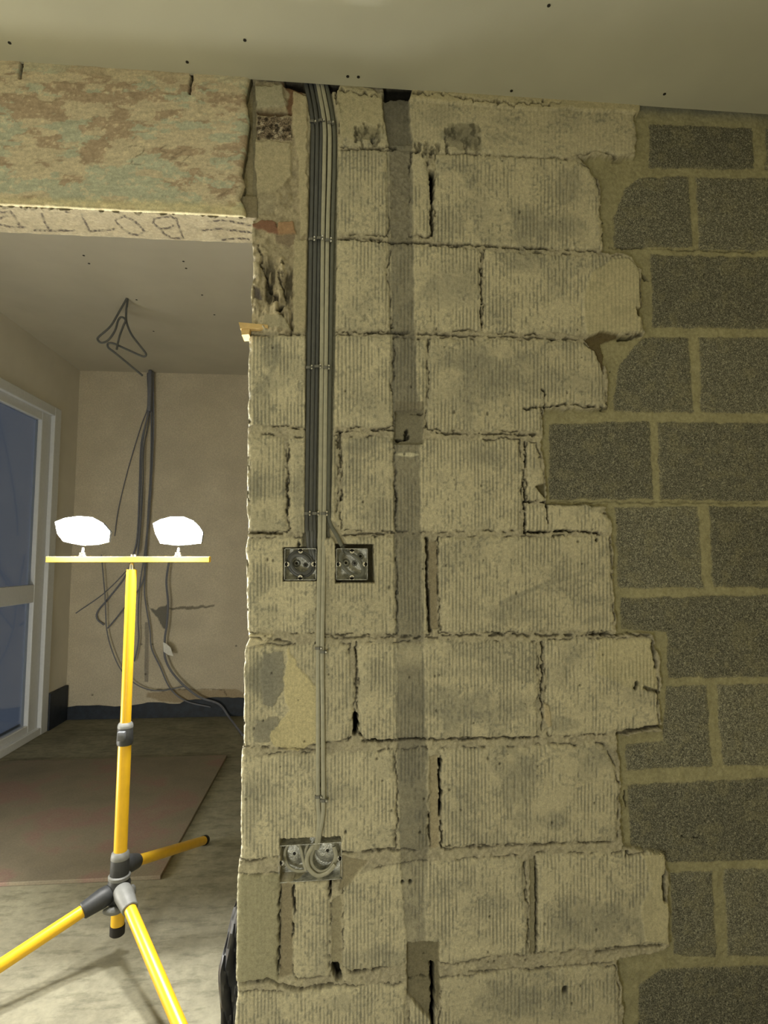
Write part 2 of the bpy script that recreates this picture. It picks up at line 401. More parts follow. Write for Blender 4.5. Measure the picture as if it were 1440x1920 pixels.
NEW = [
 [(1225,222),(1420,230),(1425,308),(1225,305)], [(1445,230),(1700,240),(1700,318),(1445,310)],
 [(1158,400),(1180,345),(1206,322),(1300,322),(1308,457),(1157,457)], [(1314,322),(1520,326),(1520,464),(1320,461)], [(1532,326),(1700,330),(1700,466),(1532,466)],
 [(1228,470),(1590,478),(1590,614),(1232,608)],
 [(1165,690),(1198,640),(1215,628),(1300,627),(1311,770),(1156,768)], [(1320,627),(1545,628),(1545,776),(1323,769)],[(1555,628),(1720,628),(1720,776),(1555,776)],
 [(1035,792),(1226,785),(1235,934),(1036,935)], [(1240,787),(1480,790),(1480,940),(1247,935)],[(1490,790),(1720,790),(1720,940),(1490,940)],
 [(1160,950),(1318,948),(1328,1102),(1167,1105)], [(1340,948),(1580,948),(1580,1104),(1346,1102)],
 [(1172,1122),(1500,1116),(1500,1274),(1262,1274),(1258,1186),(1172,1182)],[(1510,1116),(1720,1116),(1720,1274),(1510,1274)],
 [(1258,1290),(1336,1287),(1346,1442),(1184,1451),(1180,1402),(1252,1392)], [(1354,1287),(1600,1284),(1600,1440),(1366,1441)],
 [(1184,1478),(1470,1462),(1470,1622),(1265,1625),(1228,1600),(1190,1592)],[(1482,1462),(1720,1460),(1720,1620),(1482,1622)],
 [(1265,1645),(1345,1640),(1355,1806),(1274,1802)], [(1368,1638),(1620,1634),(1620,1802),(1376,1804)],
 [(1204,1990),(1206,1860),(1250,1828),(1480,1820),(1480,1995)], [(1492,1820),(1720,1820),(1720,2000),(1492,2000)],
 [(1190,2015),(1340,2015),(1345,2240),(1190,2240)], [(1356,2015),(1720,2015),(1720,2240),(1356,2240)],
]
TRANS = [(1200,100),(1192,210),(1196,290),(1085,292),(1110,312),(1128,337),(1132,470),(1180,474),(1203,500),(1210,628),(1100,636),(1128,655),(1142,700),(1142,766),(1022,766),(1016,830),(1026,905),(1026,945),(1138,950),(1150,1000),(1158,1190),(1226,1188),(1240,1230),(1244,1372),(1155,1384),(1165,1430),(1168,1590),(1252,1596),(1260,1780),(1160,1806),(1170,1860),(1180,2400),(2000,2400),(2000,0),(1200,0)]

def paint_wall(cv):
    x, y = cv.PX, cv.PY
    wx = x + 12.0*(fbm(x/20, y/20, 11, 4)-.5) + 2.6*(vn(x/3.5, y/3.5, 12)-.5)
    wy = y + 12.0*(fbm(x/20, y/20, 21, 4)-.5) + 2.6*(vn(x/3.5, y/3.5, 22)-.5)
    fine = fbm(x/4.5, y/4.5, 31, 4); mid = fbm(x/24, y/24, 41, 4); big = fbm(x/110, y/110, 51, 3)
    # old mortar
    cv.h[:] = -0.0035 + 0.005*(fine-.5) + 0.004*(mid-.5)
    cv.c[:] = np.array(MORT)*(0.72+0.55*fine)[..., None]
    cv.mixc(np.ones(x.shape, bool), CREAM2, sst(.45, .62, mid).ravel()*0.6) if False else None
    k = np.ones(x.shape, bool)
    a = (sst(.45, .6, mid)*0.55); cv.c = cv.c*(1-a[..., None]) + np.array(CREAM2)*a[..., None]
    # new mortar zone
    tz = sst(-1.5, 1.5, polysd(wx, wy, TRANS))
    hn = -0.0195 + 0.0025*(fine-.5) + 0.006*(mid-.5)
    cv.h = cv.h*(1-tz) + hn*tz
    nc = np.array(NMORT)*(0.86+0.28*mid)[..., None]
    cv.c = cv.c*(1-tz[..., None]) + nc*tz[..., None]
    # old keyed blocks
    g = 0.5+0.5*np.sin((x + 2.5*(fbm(x/30, y/120, 61, 3)-.5))*2*pi/6.9 + 2.0*vn(x/40, y/200, 62))
    worn = fbm(x/38, y/60, 71, 4)
    dash = vn(x/3.0, y/15, 81)*.6+vn(x/3.0, y/5, 82)*.4
    key = sst(.35, .9, g)*sst(.41, .57, worn*0.60+dash*0.40)
    blot = fbm(x/55, y/45, 91, 5)
    for bi, poly in enumerate(OLD):
        kk = cv.sub([p[0] for p in poly], [p[1] for p in poly], 9)
        if not kk.any(): continue
        sd = polysd(wx[kk], wy[kk], poly)
        m = sst(-1.0, 1.6, sd)
        rnd = 0.0045*np.exp(-np.clip(sd, 0, 99)/3.0)
        smooth = bi in (0, 27+1)
        ka = 0.25 if smooth else 1.0
        hb = 0.0015*((bi*37 % 10)/10-.5) - rnd + 0.0018*(fine[kk]-.5) + 0.002*(mid[kk]-.5) - 0.0016*key[kk]*ka
        cv.h[kk] = cv.h[kk]*(1-m) + hb*m
        t = 0.94+0.12*((bi*53 % 17)/17)
        base = np.array(CREAM)*t
        gr = np.clip(sst(.52, .68, blot[kk])*0.28 + 0.66*key[kk]*ka + 0.50*sst(.56, .68, fine[kk])*sst(.42, .6, mid[kk]), 0, 0.85)
        gr = np.maximum(gr, 0.35*np.exp(-np.clip(sd, 0, 99)/5.0)*sst(.35, .6, fine[kk]))
        c = base*(1-gr[:, None]) + np.array(GREYST)*gr[:, None]
        cv.c[kk] = cv.c[kk]*(1-m[:, None]) + c*m[:, None]
        # ragged dark crack along parts of the outline
        gate = sst(.47, .60, fbm(x[kk]/17+bi*3.1, y[kk]/17, 101, 3))
        cr = (1-sst(0.4, 1.7, np.abs(sd+1.2)))*gate*(1-tz[kk]*.6)
        cv.h[kk] -= 0.006*cr; cv.c[kk] *= (1-0.72*cr)[:, None]
        # shade painted into the newer mortar where the old block overhangs it
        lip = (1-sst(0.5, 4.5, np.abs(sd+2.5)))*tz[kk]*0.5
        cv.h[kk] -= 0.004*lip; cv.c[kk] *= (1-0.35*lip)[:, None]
    # newer dense concrete blocks
    grit = fbm(x/2.6, y/2.6, 111, 3)
    for bi, poly in enumerate(NEW):
        kk = cv.sub([p[0] for p in poly], [p[1] for p in poly], 9)
        if not kk.any(): continue
        sd = polysd(x[kk]*.4+wx[kk]*.6, y[kk]*.4+wy[kk]*.6, poly); m = sst(-1.5, 2.0, sd)
        hb = -0.0180 - 0.002*np.exp(-np.clip(sd, 0, 99)/3.0) + 0.0040*(grit[kk]-.5) + 0.002*(mid[kk]-.5)
        cv.h[kk] = cv.h[kk]*(1-m) + hb*m
        t = 0.86+0.28*((bi*29 % 13)/13)
        c = np.array(NBLOCK)*t*(0.62+0.76*grit[kk])[:, None]
        dust = sst(.52, .72, mid[kk])*0.30 + 0.35*np.exp(-np.clip(sd, 0, 99)/6.0)*sst(.4, .6, fine[kk])
        c = c*(1-dust[:, None]) + np.array(NMORT)*0.8*dust[:, None]
        cv.c[kk] = cv.c[kk]*(1-m[:, None]) + c*m[:, None]
        cv.r[kk] = cv.r[kk]*(1-m) + 0.75*m*(1-dust)
    # ---- grey cement wash stains
    for i, (cx, cy, rx, ry, al) in enumerate([(868,252,45,26,.8),(700,250,45,18,.6),(940,258,40,14,.3),(1010,420,85,48,.6),(1065,350,30,40,.45),(905,350,60,20,.2),
        (510,655,26,42,.6),(488,735,30,30,.35),(675,745,48,55,.5),(915,700,95,55,.6),(880,745,110,50,.35),(690,560,30,30,.35),(845,540,60,60,.35),(985,480,60,30,.35),
        (900,850,80,25,.45),(690,835,45,22,.6),(478,915,16,34,.6),(560,900,16,90,.5),(1010,1060,130,40,.12),(955,1150,70,25,.4),(1120,1160,30,12,.5),
        (495,1270,42,62,.85),(500,1365,55,28,.6),(860,1325,160,42,.55),(840,1260,120,14,.25),(1080,1220,35,40,.45),(1050,1355,50,18,.5),(975,1460,48,95,.45),(1135,1420,45,30,.45),
        (1010,1540,100,20,.3),(470,1500,22,90,.35),(1120,1735,120,52,.5),(1080,1700,110,20,.3),(1215,1690,18,30,.4),(900,1690,60,90,.18),(720,1790,60,22,.35),(950,1870,90,40,.4),
        (560,1935,90,22,.75),(640,1880,60,20,.3),(1190,1050,10,10,.1),(590,1290,20,60,.2),(700,960,35,30,.25),(1060,1880,40,40,.2)]):
        cv.stain(cx, cy, rx, ry, GREYST, al, seed=200+i, edge=0.7)
    for i, (a_, b_, c_, d_, al) in enumerate([(940,1130,1010,1100,.5),(1010,1100,1110,1068,.3),(940,1130,945,1170,.5)]):
        k = cv.sub([a_, c_], [b_, d_], 10); d = lined(x[k], y[k], [(a_, b_), (c_, d_)]); cv.mixc(k, GREYST, al*(1-sst(2, 6, d)))
    # arcs of a grinder / trowel
    k = cv.sub([466, 540], [640, 790], 8); d = np.abs(np.hypot(x[k]-425, y[k]-655)-95-(y[k]-655)*.0)
    cv.mixc(k, GREYST, 0.45*(1-sst(3, 7, d))*(y[k] > 645)*(y[k] < 770))
    # block I1 smooth grey
    cv.patch([(443,1642),(526,1640),(521,1843),(440,1842)], (0.36, 0.345, 0.235), None, .8, 3, 2, 77)
    cv.patch([(492,1224),(528,1222),(534,1262),(530,1296),(512,1326),(494,1322),(488,1270)], (0.27,0.265,0.225), 0.001, .85, 2, 6, 91)
    cv.patch([(478,1352),(520,1346),(528,1372),(500,1392),(474,1388)], (0.28,0.27,0.22), 0.001, .75, 2, 6, 92)
    # creamy trowelled patch at the pier edge, course G
    cv.patch([(540,1215),(560,1250),(600,1290),(600,1390),(560,1408),(515,1402),(505,1380),(540,1330),(530,1290)], (0.66,0.59,0.35), 0.001, .75, 2, 6, 78)
    cv.patch([(466,1188),(512,1190),(500,1206),(458,1214)], (0.66,0.60,0.42), 0.004, .9, 3, 3, 79)
    # smear arcs on block tops
    cv.patch([(1100,628),(1092,560),(1110,510),(1150,484),(1180,484),(1197,502),(1203,600),(1200,622)], (0.58,0.53,0.34), 0.0022, .55, 5, 2, 80)
    cv.patch([(1128,1195),(1160,1200),(1200,1196),(1225,1200),(1234,1300),(1180,1290),(1120,1262),(1115,1240)], (0.60,0.55,0.35), None, .5, 6, 3, 82)
    cv.patch([(1205,1604),(1245,1602),(1249,1625),(1245,1660),(1254,1700),(1254,1770),(1210,1765),(1200,1700),(1222,1660)], (0.62,0.57,0.38), 0.002, .7, 3, 3, 83)
    # rough render rows just under the ceiling
    cv.patch([(632,150),(700,168),(718,190),(718,250),(690,262),(640,262),(632,200)], (0.50,0.46,0.30), 0.003, .5, 3, 4, 84)
    cv.patch([(770,168),(1200,195),(1200,212),(1080,205),(960,204),(880,196),(770,188)], (0.55,0.50,0.33), 0.006, .8, 2, 5, 85)
    cv.crack([(640,170),(690,178),(718,186)], 2, .008, .6, 2, 300); cv.crack([(775,178),(850,182),(900,192),(1050,198)], 1.6, .008, .6, 2.5, 301)
    rq = np.random.RandomState(5)
    for i in range(44):
        if i < 16: sx_, sy_ = rq.uniform(668, 716), rq.uniform(234, 262)
        elif i < 36: sx_, sy_ = rq.uniform(835, 900), rq.uniform(232, 275)
        else: sx_, sy_ = rq.uniform(780, 830), rq.uniform(262, 278)
        cv.crack([(sx_, sy_), (sx_+rq.uniform(-2, 2), sy_+rq.uniform(4, 16))], rq.uniform(3.0, 4.5), .004, rq.uniform(.3, .75), 1.6, 320+i)
    cv.patch([(842,228),(900,232),(902,282),(838,276)], (0.20,0.19,0.14), -0.002, .45, 4, 8, 371); cv.patch([(668,236),(716,240),(714,262),(672,262)], (0.20,0.19,0.14), -0.002, .4, 4, 6, 372)
    # ---- old filled chase
    cl = np.interp(y, [150,200,270,620,770,1200,1590,1700,1780], [722,717,730,735,737,743,750,757,764])
    cr = np.interp(y, [150,200,270,620,770,1200,1590,1700,1780], [766,768,773,778,785,795,803,796,800])
    m = sst(-2, 2, x-cl+2*(fbm(x/10, y/10, 401, 3)-.5)*3)*sst(-2, 2, cr-x+2*(fbm(x/10, y/10, 402, 3)-.5)*3)*sst(150, 160, y)*(1-sst(1768, 1775, y))
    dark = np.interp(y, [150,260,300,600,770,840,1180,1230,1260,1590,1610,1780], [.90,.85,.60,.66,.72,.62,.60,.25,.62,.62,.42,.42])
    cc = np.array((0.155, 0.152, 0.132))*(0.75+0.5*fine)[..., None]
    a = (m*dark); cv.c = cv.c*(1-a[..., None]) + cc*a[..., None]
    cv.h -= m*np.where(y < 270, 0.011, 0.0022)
    cv.patch([(716,150),(776,150),(770,182),(752,176),(724,184)], (0.03,0.028,0.022), -0.035, 1, 3, 3, 403)  # darkness of the open void painted black at the chase head
    # line scored along the chase
    for pts, w_ in (([(727,282),(733,620),(738,770)], 1.2), ([(740,1000),(744,1190)], 1.0), ([(742,1215),(744,1380)], 1.0)):
        k = cv.sub([p[0] for p in pts], [p[1] for p in pts], 6); d = lined(x[k], y[k], pts); a = .8*(1-sst(w_*.5, w_*.5+1.2, d)); cv.h[k] -= .003*a; cv.mixc(k, GREYST, a*.7)
    # ---- pockets: small box recess, its skirt, lower one
    cv.patch([(741,752),(795,752),(795,832),(741,832)], (0.24,0.22,0.165), None, .75, 2, 3, 410)
    cv.patch([(741,770),(793,768),(794,832),(741,832)], (0.27,0.255,0.19), -0.016, .85, 1.5, 1.2, 411)
    cv.crack([(742,824),(765,824),(766,815)], 2.5, .01, .8, 1, 412); cv.crack([(773,774),(792,776)], 1.6, .006, .6, 1, 413)
    cv.crack([(760,820),(764,806)], 4, .01, .85, 1, 414)
    cv.stain(768, 852, 30, 4, (0.75,0.72,0.55), .8, 415)
    cv.patch([(762,1770),(824,1768),(824,1800),(828,1870),(815,1905),(806,1915),(790,1895),(765,1868)], (0.215,0.195,0.13), -0.013, .9, 2, 3, 416)
    cv.crack([(810,1812),(812,1860),(814,1935)], 7, .03, 1.0, 1.2, 417)
    cv.crack([(765,1840),(805,1836)], 1.5, .004, .5, 2, 418)
    # ---- open perpends and cracks
    for i, (pts, w_, dp, dk) in enumerate([
        ([(810,322),(811,368)], 6, .03, 1), ([(811,368),(810,400),(811,440)], 3, .014, .85), ([(902,470),(904,520),(902,560),(905,618)], 1.8, .010, .85),
        ([(1020,733),(1022,764)], 2, .012, .9), ([(986,767),(1012,764),(1060,757),(1100,758),(1136,764)], 2, .008, .75),
        ([(984,830),(986,860),(982,900),(986,940)], 2.6, .012, .85), ([(985,940),(986,1000)], 2.4, .012, .9), ([(1026,946),(1028,980)], 2.2, .012, .95),
        ([(990,998),(1060,996),(1125,998)], 1.6, .010, .9), ([(990,941),(1022,940)], 1.8, .01, .85),
        ([(800,1010),(803,1040),(800,1080),(804,1130),(806,1185)], 4, .014, .8), ([(822,1010),(822,1060),(824,1120),(826,1180)], 1.6, .008, .6),
        ([(668,1342),(666,1374)], 8, .035, 1.0), ([(668,1205),(669,1260),(668,1300)], 1.8, .008, .7), ([(658,1384),(650,1392)], 1.6, .006, .8), ([(672,1376),(690,1390),(740,1391)], 2, .008, .75),
        ([(1016,1205),(1019,1250),(1016,1290),(1018,1370)], 2.2, .012, .75), ([(824,1425),(826,1480),(825,1530)], 3.2, .02, 1.0), ([(806,1530),(807,1590)], 2, .012, .8), ([(826,1540),(828,1590)], 1.6, .01, .7),
        ([(559,290),(562,345)], 3.2, .016, .9), ([(549,310),(548,400)], 1.6, .01, .7), ([(562,345),(557,380),(561,400)], 2.2, .01, .7), ([(558,405),(556,425)], 5, .014, .9),
        ([(547,465),(545,520),(548,560),(544,612)], 2, .012, .8), ([(565,520),(563,560),(565,600)], 1.6, .009, .6),
        ([(540,820),(541,870),(538,930),(540,996)], 2.2, .008, .7), ([(550,800),(572,804)], 2, .01, .85), ([(636,812),(638,870),(641,935)], 2, .008, .65),
        ([(620,1650),(619,1682)], 2.2, .014, .95), ([(527,1650),(525,1700),(524,1780),(522,1830)], 1.8, .012, .95), ([(550,1660),(552,1710),(547,1760),(548,1800)], 2.6, .012, .85),
        ([(628,1812),(634,1838)], 11, .03, .95), ([(526,1816),(528,1820)], 6, .02, .95), ([(645,1816),(660,1824),(700,1822),(712,1818)], 2.5, .012, .8),
        ([(445,1847),(500,1840),(520,1848),(560,1858),(620,1850)], 5, .02, .55), ([(1005,1610),(1008,1700),(1006,1790)], 3, .012, .8), ([(985,1620),(992,1700),(996,1790)], 1.6, .008, .5),
        ([(1246,1640),(1245,1662),(1248,1690)], 5, .012, .75), ([(1240,1775),(1180,1778),(1120,1788)], 3, .01, .6), ([(1180,1598),(1176,1606)], 3, .01, .8),
        ([(466,1196),(520,1200),(545,1206)], 1.6, .008, .6), ([(640,1003),(740,1000)], 2, .008, .6), ([(460,998),(530,1000)], 3, .012, .4),
        ([(1197,498),(1222,520)], 2.4, .008, .7), ([(1168,632),(1205,626)], 3, .01, .7), ([(1210,1290),(1240,1300),(1236,1320)], 4, .01, .6), ([(1160,1378),(1200,1368),(1240,1364)], 6, .014, .65),
        ([(1226,1205),(1232,1250)], 6, .012, .55), ([(1100,1190),(1222,1192)], 2.4, .008, .65), ([(1285,1577),(1322,1578)], 1.6, .006, .8), ([(1258,1181),(1272,1181)], 1.6, .006, .8),
        ([(1178,1490),(1182,1520)], 1.4, .006, .8), ([(880,1825),(1150,1808)], 1.4, .005, .5), ([(530,1640),(540,1400)], .1, 0, 0),
        ([(725,275),(745,275)], 2, .006, .7), ([(640,276),(722,276)], 1.8, .007, .7), ([(632,447),(1120,470)], 2.2, .007, .7), ([(1150,456),(1440,466)], 1.4, .004, .45), ([(632,622),(735,624),(1090,636)], 1.8, .006, .65),
        ([(632,808),(740,806)], 2, .007, .7), ([(820,812),(1012,814)], 2, .007, .7), ([(830,1192),(1150,1190)], 2.6, .007, .65), ([(610,1196),(820,1196)], 2.2, .006, .6), ([(680,1390),(1010,1384)], 2, .008, .7), ([(455,1402),(600,1406)], 2, .006, .5),
        ([(452,1618),(525,1608)], 2.2, .008, .6), ([(640,1602),(745,1594)], 2, .007, .65), ([(830,1592),(1155,1580)], 1.8, .007, .6), ([(1035,940),(1440,942)], 1.2, .003, .35)]):
        if dp: cv.crack(pts, w_, dp, dk, 1.2 if w_ < 3 else .8, 500+i*3)
    # broken corners with brown mortar
    cv.patch([(1098,636),(1125,622),(1160,624),(1160,632),(1128,642),(1136,665),(1132,695),(1118,660)], (0.13,0.10,0.05), -0.012, .9, 2, 3, 600)
    cv.patch([(1004,912),(1022,905),(1024,935)], (0.13,0.115,0.06), -0.012, .9, 2, 2, 601)
    cv.patch([(1192,575),(1204,578),(1206,598),(1196,592)], (0.11,0.10,0.05), -0.012, .9, 2, 2, 602)
    cv.patch([(1020,1318),(1030,1324),(1034,1360),(1028,1366),(1022,1350)], (0.58,0.50,0.33), 0.002, .9, 1.5, 2, 603)
    cv.patch([(602,1212),(600,1186),(520,1186),(520,1212)], None, -0.002, 1, 3, 3, 604) if False else None
    # wide recessed perpend beside block F
    cv.patch([(803,1015),(820,1015),(822,1180),(808,1180)], (0.31,0.27,0.185), -0.008, .8, 2, 2, 605)
    cv.patch([(806,1420),(822,1415),(824,1590),(808,1592)], (0.40,0.345,0.23), -0.006, .7, 2, 2, 606)
    cv.patch([(527,1652),(548,1660),(548,1830),(524,1835)], (0.30,0.26,0.175), -0.008, .8, 2, 2, 607)
    cv.patch([(622,1690),(640,1680),(642,1810),(622,1810)], (0.33,0.30,0.20), -0.006, .7, 2, 3, 608)
    cv.patch([(640,1606),(665,1612),(690,1616),(650,1665),(636,1670)], (0.30,0.265,0.18), -0.007, .8, 3, 3, 609)
    cv.patch([(995,1612),(1006,1612),(1006,1790),(996,1790)], (0.29,0.27,0.18), -0.008, .8, 2, 2, 610)
    # pits
    rs = np.random.RandomState(8)
    for i in range(150):
        cx, cy = rs.uniform(460, 1180), rs.uniform(290, 1900); rr = rs.uniform(1.2, 3.2)
        k = cv.sub([cx], [cy], rr*2+3); d = np.hypot(x[k]-cx, (y[k]-cy)/rs.uniform(.8, 1.8))+1.5*(fine[k]-.5); a = 1-sst(rr*.4, rr, d)
        cv.h[k] -= .003*a; cv.mul(k, 1-.65*a)
    for cx, cy, rr in [(1060,1857,7),(1195,1283,5),(1193,1290,4),(770,1655,4),(755,1655,3),(560,1020,4),(1120,1012,3),(1285,628,2)]:
        k = cv.sub([cx], [cy], 14); d = np.hypot(x[k]-cx, (y[k]-cy)*.7)+3*(fine[k]-.5); a = 1-sst(rr*.5, rr, d); cv.h[k] -= .01*a; cv.mul(k, 1-.85*a)
    # ---- broken rubble end beside the lintel
    rub = [(468,140),(578,150),(576,622),(545,628),(470,614),(466,560),(474,500),(468,455),(480,440),(470,412)]
    k = cv.sub([460, 580], [130, 630], 6); xx, yy = x[k], y[k]
    m = sst(-2, 2, polysd(wx[k], wy[k], rub))
    rid = 1-np.abs(2*fbm(xx/26, yy/46, 701, 4)-1)
    hh = -0.006 + 0.008*(rid-.6) + 0.012*(fbm(xx/9, yy/9, 705, 4)-.5)
    low = sst(470, 500, yy)*(xx < 548)
    hh = hh + low*(0.055*(fbm(xx/11+5, yy/55, 711, 4)-.42))
    cc = np.array((0.44,0.39,0.275))*(0.6+0.75*fbm(xx/8, yy/8, 706, 4))[:, None]
    drip = fbm(xx/11+5, yy/55, 711, 4); valley_shade = (1-sst(.33, .42, drip))*low; cc = cc*(1-.65*valley_shade[:, None]) + np.array((.60,.55,.42))*(.35*sst(.5, .62, drip)*low)[:, None]  # pale drips; valleys darkened and peaks lightened in colour to shade the relief
    cv.h[k] = cv.h[k]*(1-m)+hh*m; cv.c[k] = cv.c[k]*(1-m[:, None])+cc*m[:, None]
    P = cv.patch
    P([(476,162),(530,160),(538,200),(480,204)], (0.46,0.44,0.33), 0.002, .9, 2, 4, 720)
    P([(526,150),(572,158),(562,186),(562,214),(540,212),(536,190),(542,175)], (0.20,0.10,0.055), -0.006, .85, 4, 5, 721)
    P([(480,204),(545,208),(545,215),(484,213)], (0.13,0.085,0.05), -0.014, .9, 2, 2, 722)
    P([(482,215),(548,218),(546,250),(548,262),(482,256)], (0.17,0.13,0.10), -0.004, .8, 3, 3, 723, .7)
    for i in range(46):
        cv.stain(rs.uniform(482, 546), rs.uniform(218, 262), 4, 4, (0.05,0.04,0.03) if i % 3 else (0.5,0.45,0.36), .9, 730+i)
    P([(474,262),(545,266),(548,300),(545,335),(520,360),(478,360)], (0.50,0.455,0.31), 0.001, .6, 4, 5, 780)
    P([(478,362),(520,362),(515,395),(480,398)], (0.36,0.33,0.24), -0.006, .5, 4, 5, 781)
    P([(548,170),(576,180),(577,440),(562,445),(560,300),(548,240)], (0.53,0.48,0.33), 0.003, .8, 3, 4, 782)
    P([(550,450),(576,450),(576,622),(552,622)], (0.50,0.455,0.31), 0.001, .8, 3, 4, 783)
    P([(473,418),(490,412),(518,413),(522,440),(500,434),(474,424)], (0.25,0.125,0.085), 0.000, .9, 2, 3, 784)
    P([(520,416),(550,414),(556,438),(522,440)], (0.43,0.27,0.16), 0.002, .9, 2, 2, 785)
    P([(520,442),(552,438),(552,458),(540,462),(516,452)], (0.24,0.19,0.14), -0.002, .8, 3, 3, 786)
    P([(474,535),(486,540),(492,560),(478,560)], (0.16,0.14,0.15), -0.008, .8, 3, 3, 787)
    P([(470,490),(482,492),(482,520),(472,520)], (0.62,0.57,0.42), 0.008, .8, 3, 3, 788)
    P([(512,550),(522,552),(522,565),(514,568)], (0.10,0.085,0.07), -0.016, .9, 3, 2, 789)
    P([(495,592),(530,590),(548,620),(490,614)], (0.42,0.39,0.28), 0.008, .8, 3, 4, 790)
    cv.crack([(530,572),(520,584)], 4, .012, .8, 1, 791)
    cv.crack([(486,460),(490,500),(505,530),(515,552)], 2, .01, .6, 2, 792); cv.crack([(532,490),(524,520),(534,560)], 2, .01, .6, 2, 793)
    # recessed joint between the plaster and the brickwork, its shadow painted into the colour
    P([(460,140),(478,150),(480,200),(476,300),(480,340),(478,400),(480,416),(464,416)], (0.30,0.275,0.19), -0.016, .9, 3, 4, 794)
    P([(532,140),(640,146),(634,170),(600,168),(566,168),(545,160),(532,158)], (0.03,0.025,0.02), -0.030, .95, 4, 3, 795)  # darkness of the ceiling hole painted black above the cables
    # ---- the cable chase, recessed
    chl = np.interp(y, [140,170,230,260,620,1010], [566,574,583,581,573,571]); chr_ = np.interp(y, [140,170,230,260,620,1000], [612,622,632,633,629,620])
    m = sst(-1.2, 1.2, x-chl+1.5*(fbm(x/12, y/12, 801, 3)-.5))*sst(-1.2, 1.2, chr_-x+1.5*(fbm(x/12, y/12, 802, 3)-.5))*(1-sst(1005, 1012, y))
    cv.h = cv.h*(1-m) + (-0.012+0.002*(fine-.5))*m
    cc = np.array((0.15,0.15,0.115))*(.8+.4*fine)[..., None]; cv.c = cv.c*(1-.9*m[..., None]) + cc*.9*m[..., None]; cv.r *= (1-m)  # dark chase colour carries the shadow of the recess
    P([(618,970),(632,985),(650,1020),(632,1024),(618,1000)], (0.40,0.36,0.25), -0.008, .6, 2, 1, 803)
    P([(568,1000),(595,1000),(595,1032),(568,1032)], (0.2,0.19,0.14), -0.012, .9, 2, 1, 804)
    # cut-outs for the metal boxes
    P([(531,1026),(594,1026),(594,1089),(531,1089)], (0.16,0.15,0.115), -0.048, .9, 1.2, .8, 810)
    P([(629,1020),(701,1020),(702,1093),(630,1093)], (0.16,0.15,0.115), -0.048, .9, 1.2, .8, 811)
    P([(526,1574),(639,1570),(639,1654),(526,1654)], (0.40,0.37,0.27), -0.048, .9, 1.2, .8, 812)
    return cv

STEP = 0.0020
def edge_x(z):
    """ragged free edge of the pier"""
    px, py = project(np.full_like(z, -0.2), 0, z)
    e = np.interp(py, [140,400,460,500,560,610,620,800,960,985,1010,1030,1180,1200,1215,1400,1412,1600,1620,1640,1845,1860,1900,2300],
                      [472,473,473,475,471,471,466,464,462,466,463,460,463,468,458,455,452,450,447,444,441,446,440,430])
    e = e + 1.6*(fbm(py/11, py*0+3, 901, 4)-.5)*2
    d = [onY(a, b)[0] for a, b in zip(e[::8], py[::8])]
    return np.interp(np.arange(len(z)), np.arange(len(z))[::8], d)
nz = int((CEIL+0.06)/STEP)+1; z1 = np.linspace(0, CEIL+0.06, nz)
ex = edge_x(z1); nxx = int((RIGHTX+0.2)/STEP)+1; u = np.linspace(0, 1, nxx)
X = ex[:, None]*(1-u)[None, :] + RIGHTX*u[None, :]; Z = np.repeat(z1[:, None], nxx, 1)
PX, PY = project(X, 0.0, Z)
cv = paint_wall(Canvas(PX, PY))
dist = X - ex[:, None]
chip = 0.012*(fbm(PX/7+3, PY/7, 950, 3)-.35).clip(0)
Y = -(cv.h) + (0.004+chip)*np.exp(-dist/0.0035)*(PY > 462)
# wrap the free edge round to the far face of the wall
nb = 26; tb = np.linspace(1, 0, nb, endpoint=False)
yb = Y[:, :1] + (WT-Y[:, :1])*tb[None, :]
rg = 0.006*(fbm(yb*90, Z[:, :1]*90, 960, 4)-.5)
above = (Z[:, :1] > LZ0)
Xb = X[:, :1] + rg*np.sin(pi*np.clip(tb*1.1, 0, 1))[None, :]
Cb = np.repeat(cv.c[:, :1], nb, 1)*0+np.array((0.46,0.42,0.29)); Rb = np.zeros((nz, nb))
X2 = np.hstack([Xb, X]); Y2 = np.hstack([yb, Y]); Z2 = np.hstack([np.repeat(Z[:, :1], nb, 1), Z])
wall = grid_mesh('wall_front', X2, Y2, Z2, np.concatenate([Cb, cv.c], 1), np.hstack([Rb, cv.r]), M['masonry'],
                 extra=[((-0.165, 0.060, 0), (RIGHTX, WT, BCEIL))])

# ------------------------------------------------------------------ plastered wall above the opening
STH = 0.0025
xa, xb_ = NEARLEFT, -0.2
nx = int((xb_-xa)/STH)+1; nz = int((CEIL+.02-LZ1)/STH)+1
zz = np.linspace(LZ1-0.0005, CEIL+.03, nz)
edgepx = lambda py: np.interp(py, [130,150,185,230,290,330,350,375,400], [470,470,461,468,461,453,460,451,462])
X = np.empty((nz, nx)); Z = np.repeat(zz[:, None], nx, 1)
pyc = project(np.full(nz, -0.2), 0, zz)[1]
xe = np.array([onY(e + 3*(fbm(np.array([p/9]), np.array([1.0]), 5, 3)[0]-.5), p)[0] for e, p in zip(edgepx(pyc), pyc)])
u = np.linspace(0, 1, nx); X = xa*(1-u)[None, :] + xe[:, None]*u[None, :]
PX, PY = project(X, 0.0, Z); cv = Canvas(PX, PY); x, y = PX, PY
sx = fbm(x/46, y/17, 21, 5); sy = fbm(x/70, y/22, 31, 5); fn = fbm(x/7, y/5, 41, 4); md = fbm(x/20, y/12, 51, 4)
cream = np.array((0.62,0.55,0.40)); pink = np.array((0.42,0.325,0.235)); mint = np.array((0.50,0.535,0.42)); yel = np.array((0.66,0.59,0.36))
c = np.ones(x.shape+(3,))*cream*(0.9+.2*fn)[..., None]
region = 0.05*np.cos((y-200)/60.0)*0 - 0.10*sst(230, 380, y)*(x < 300) + 0.04*(x < 260)*(y < 300)
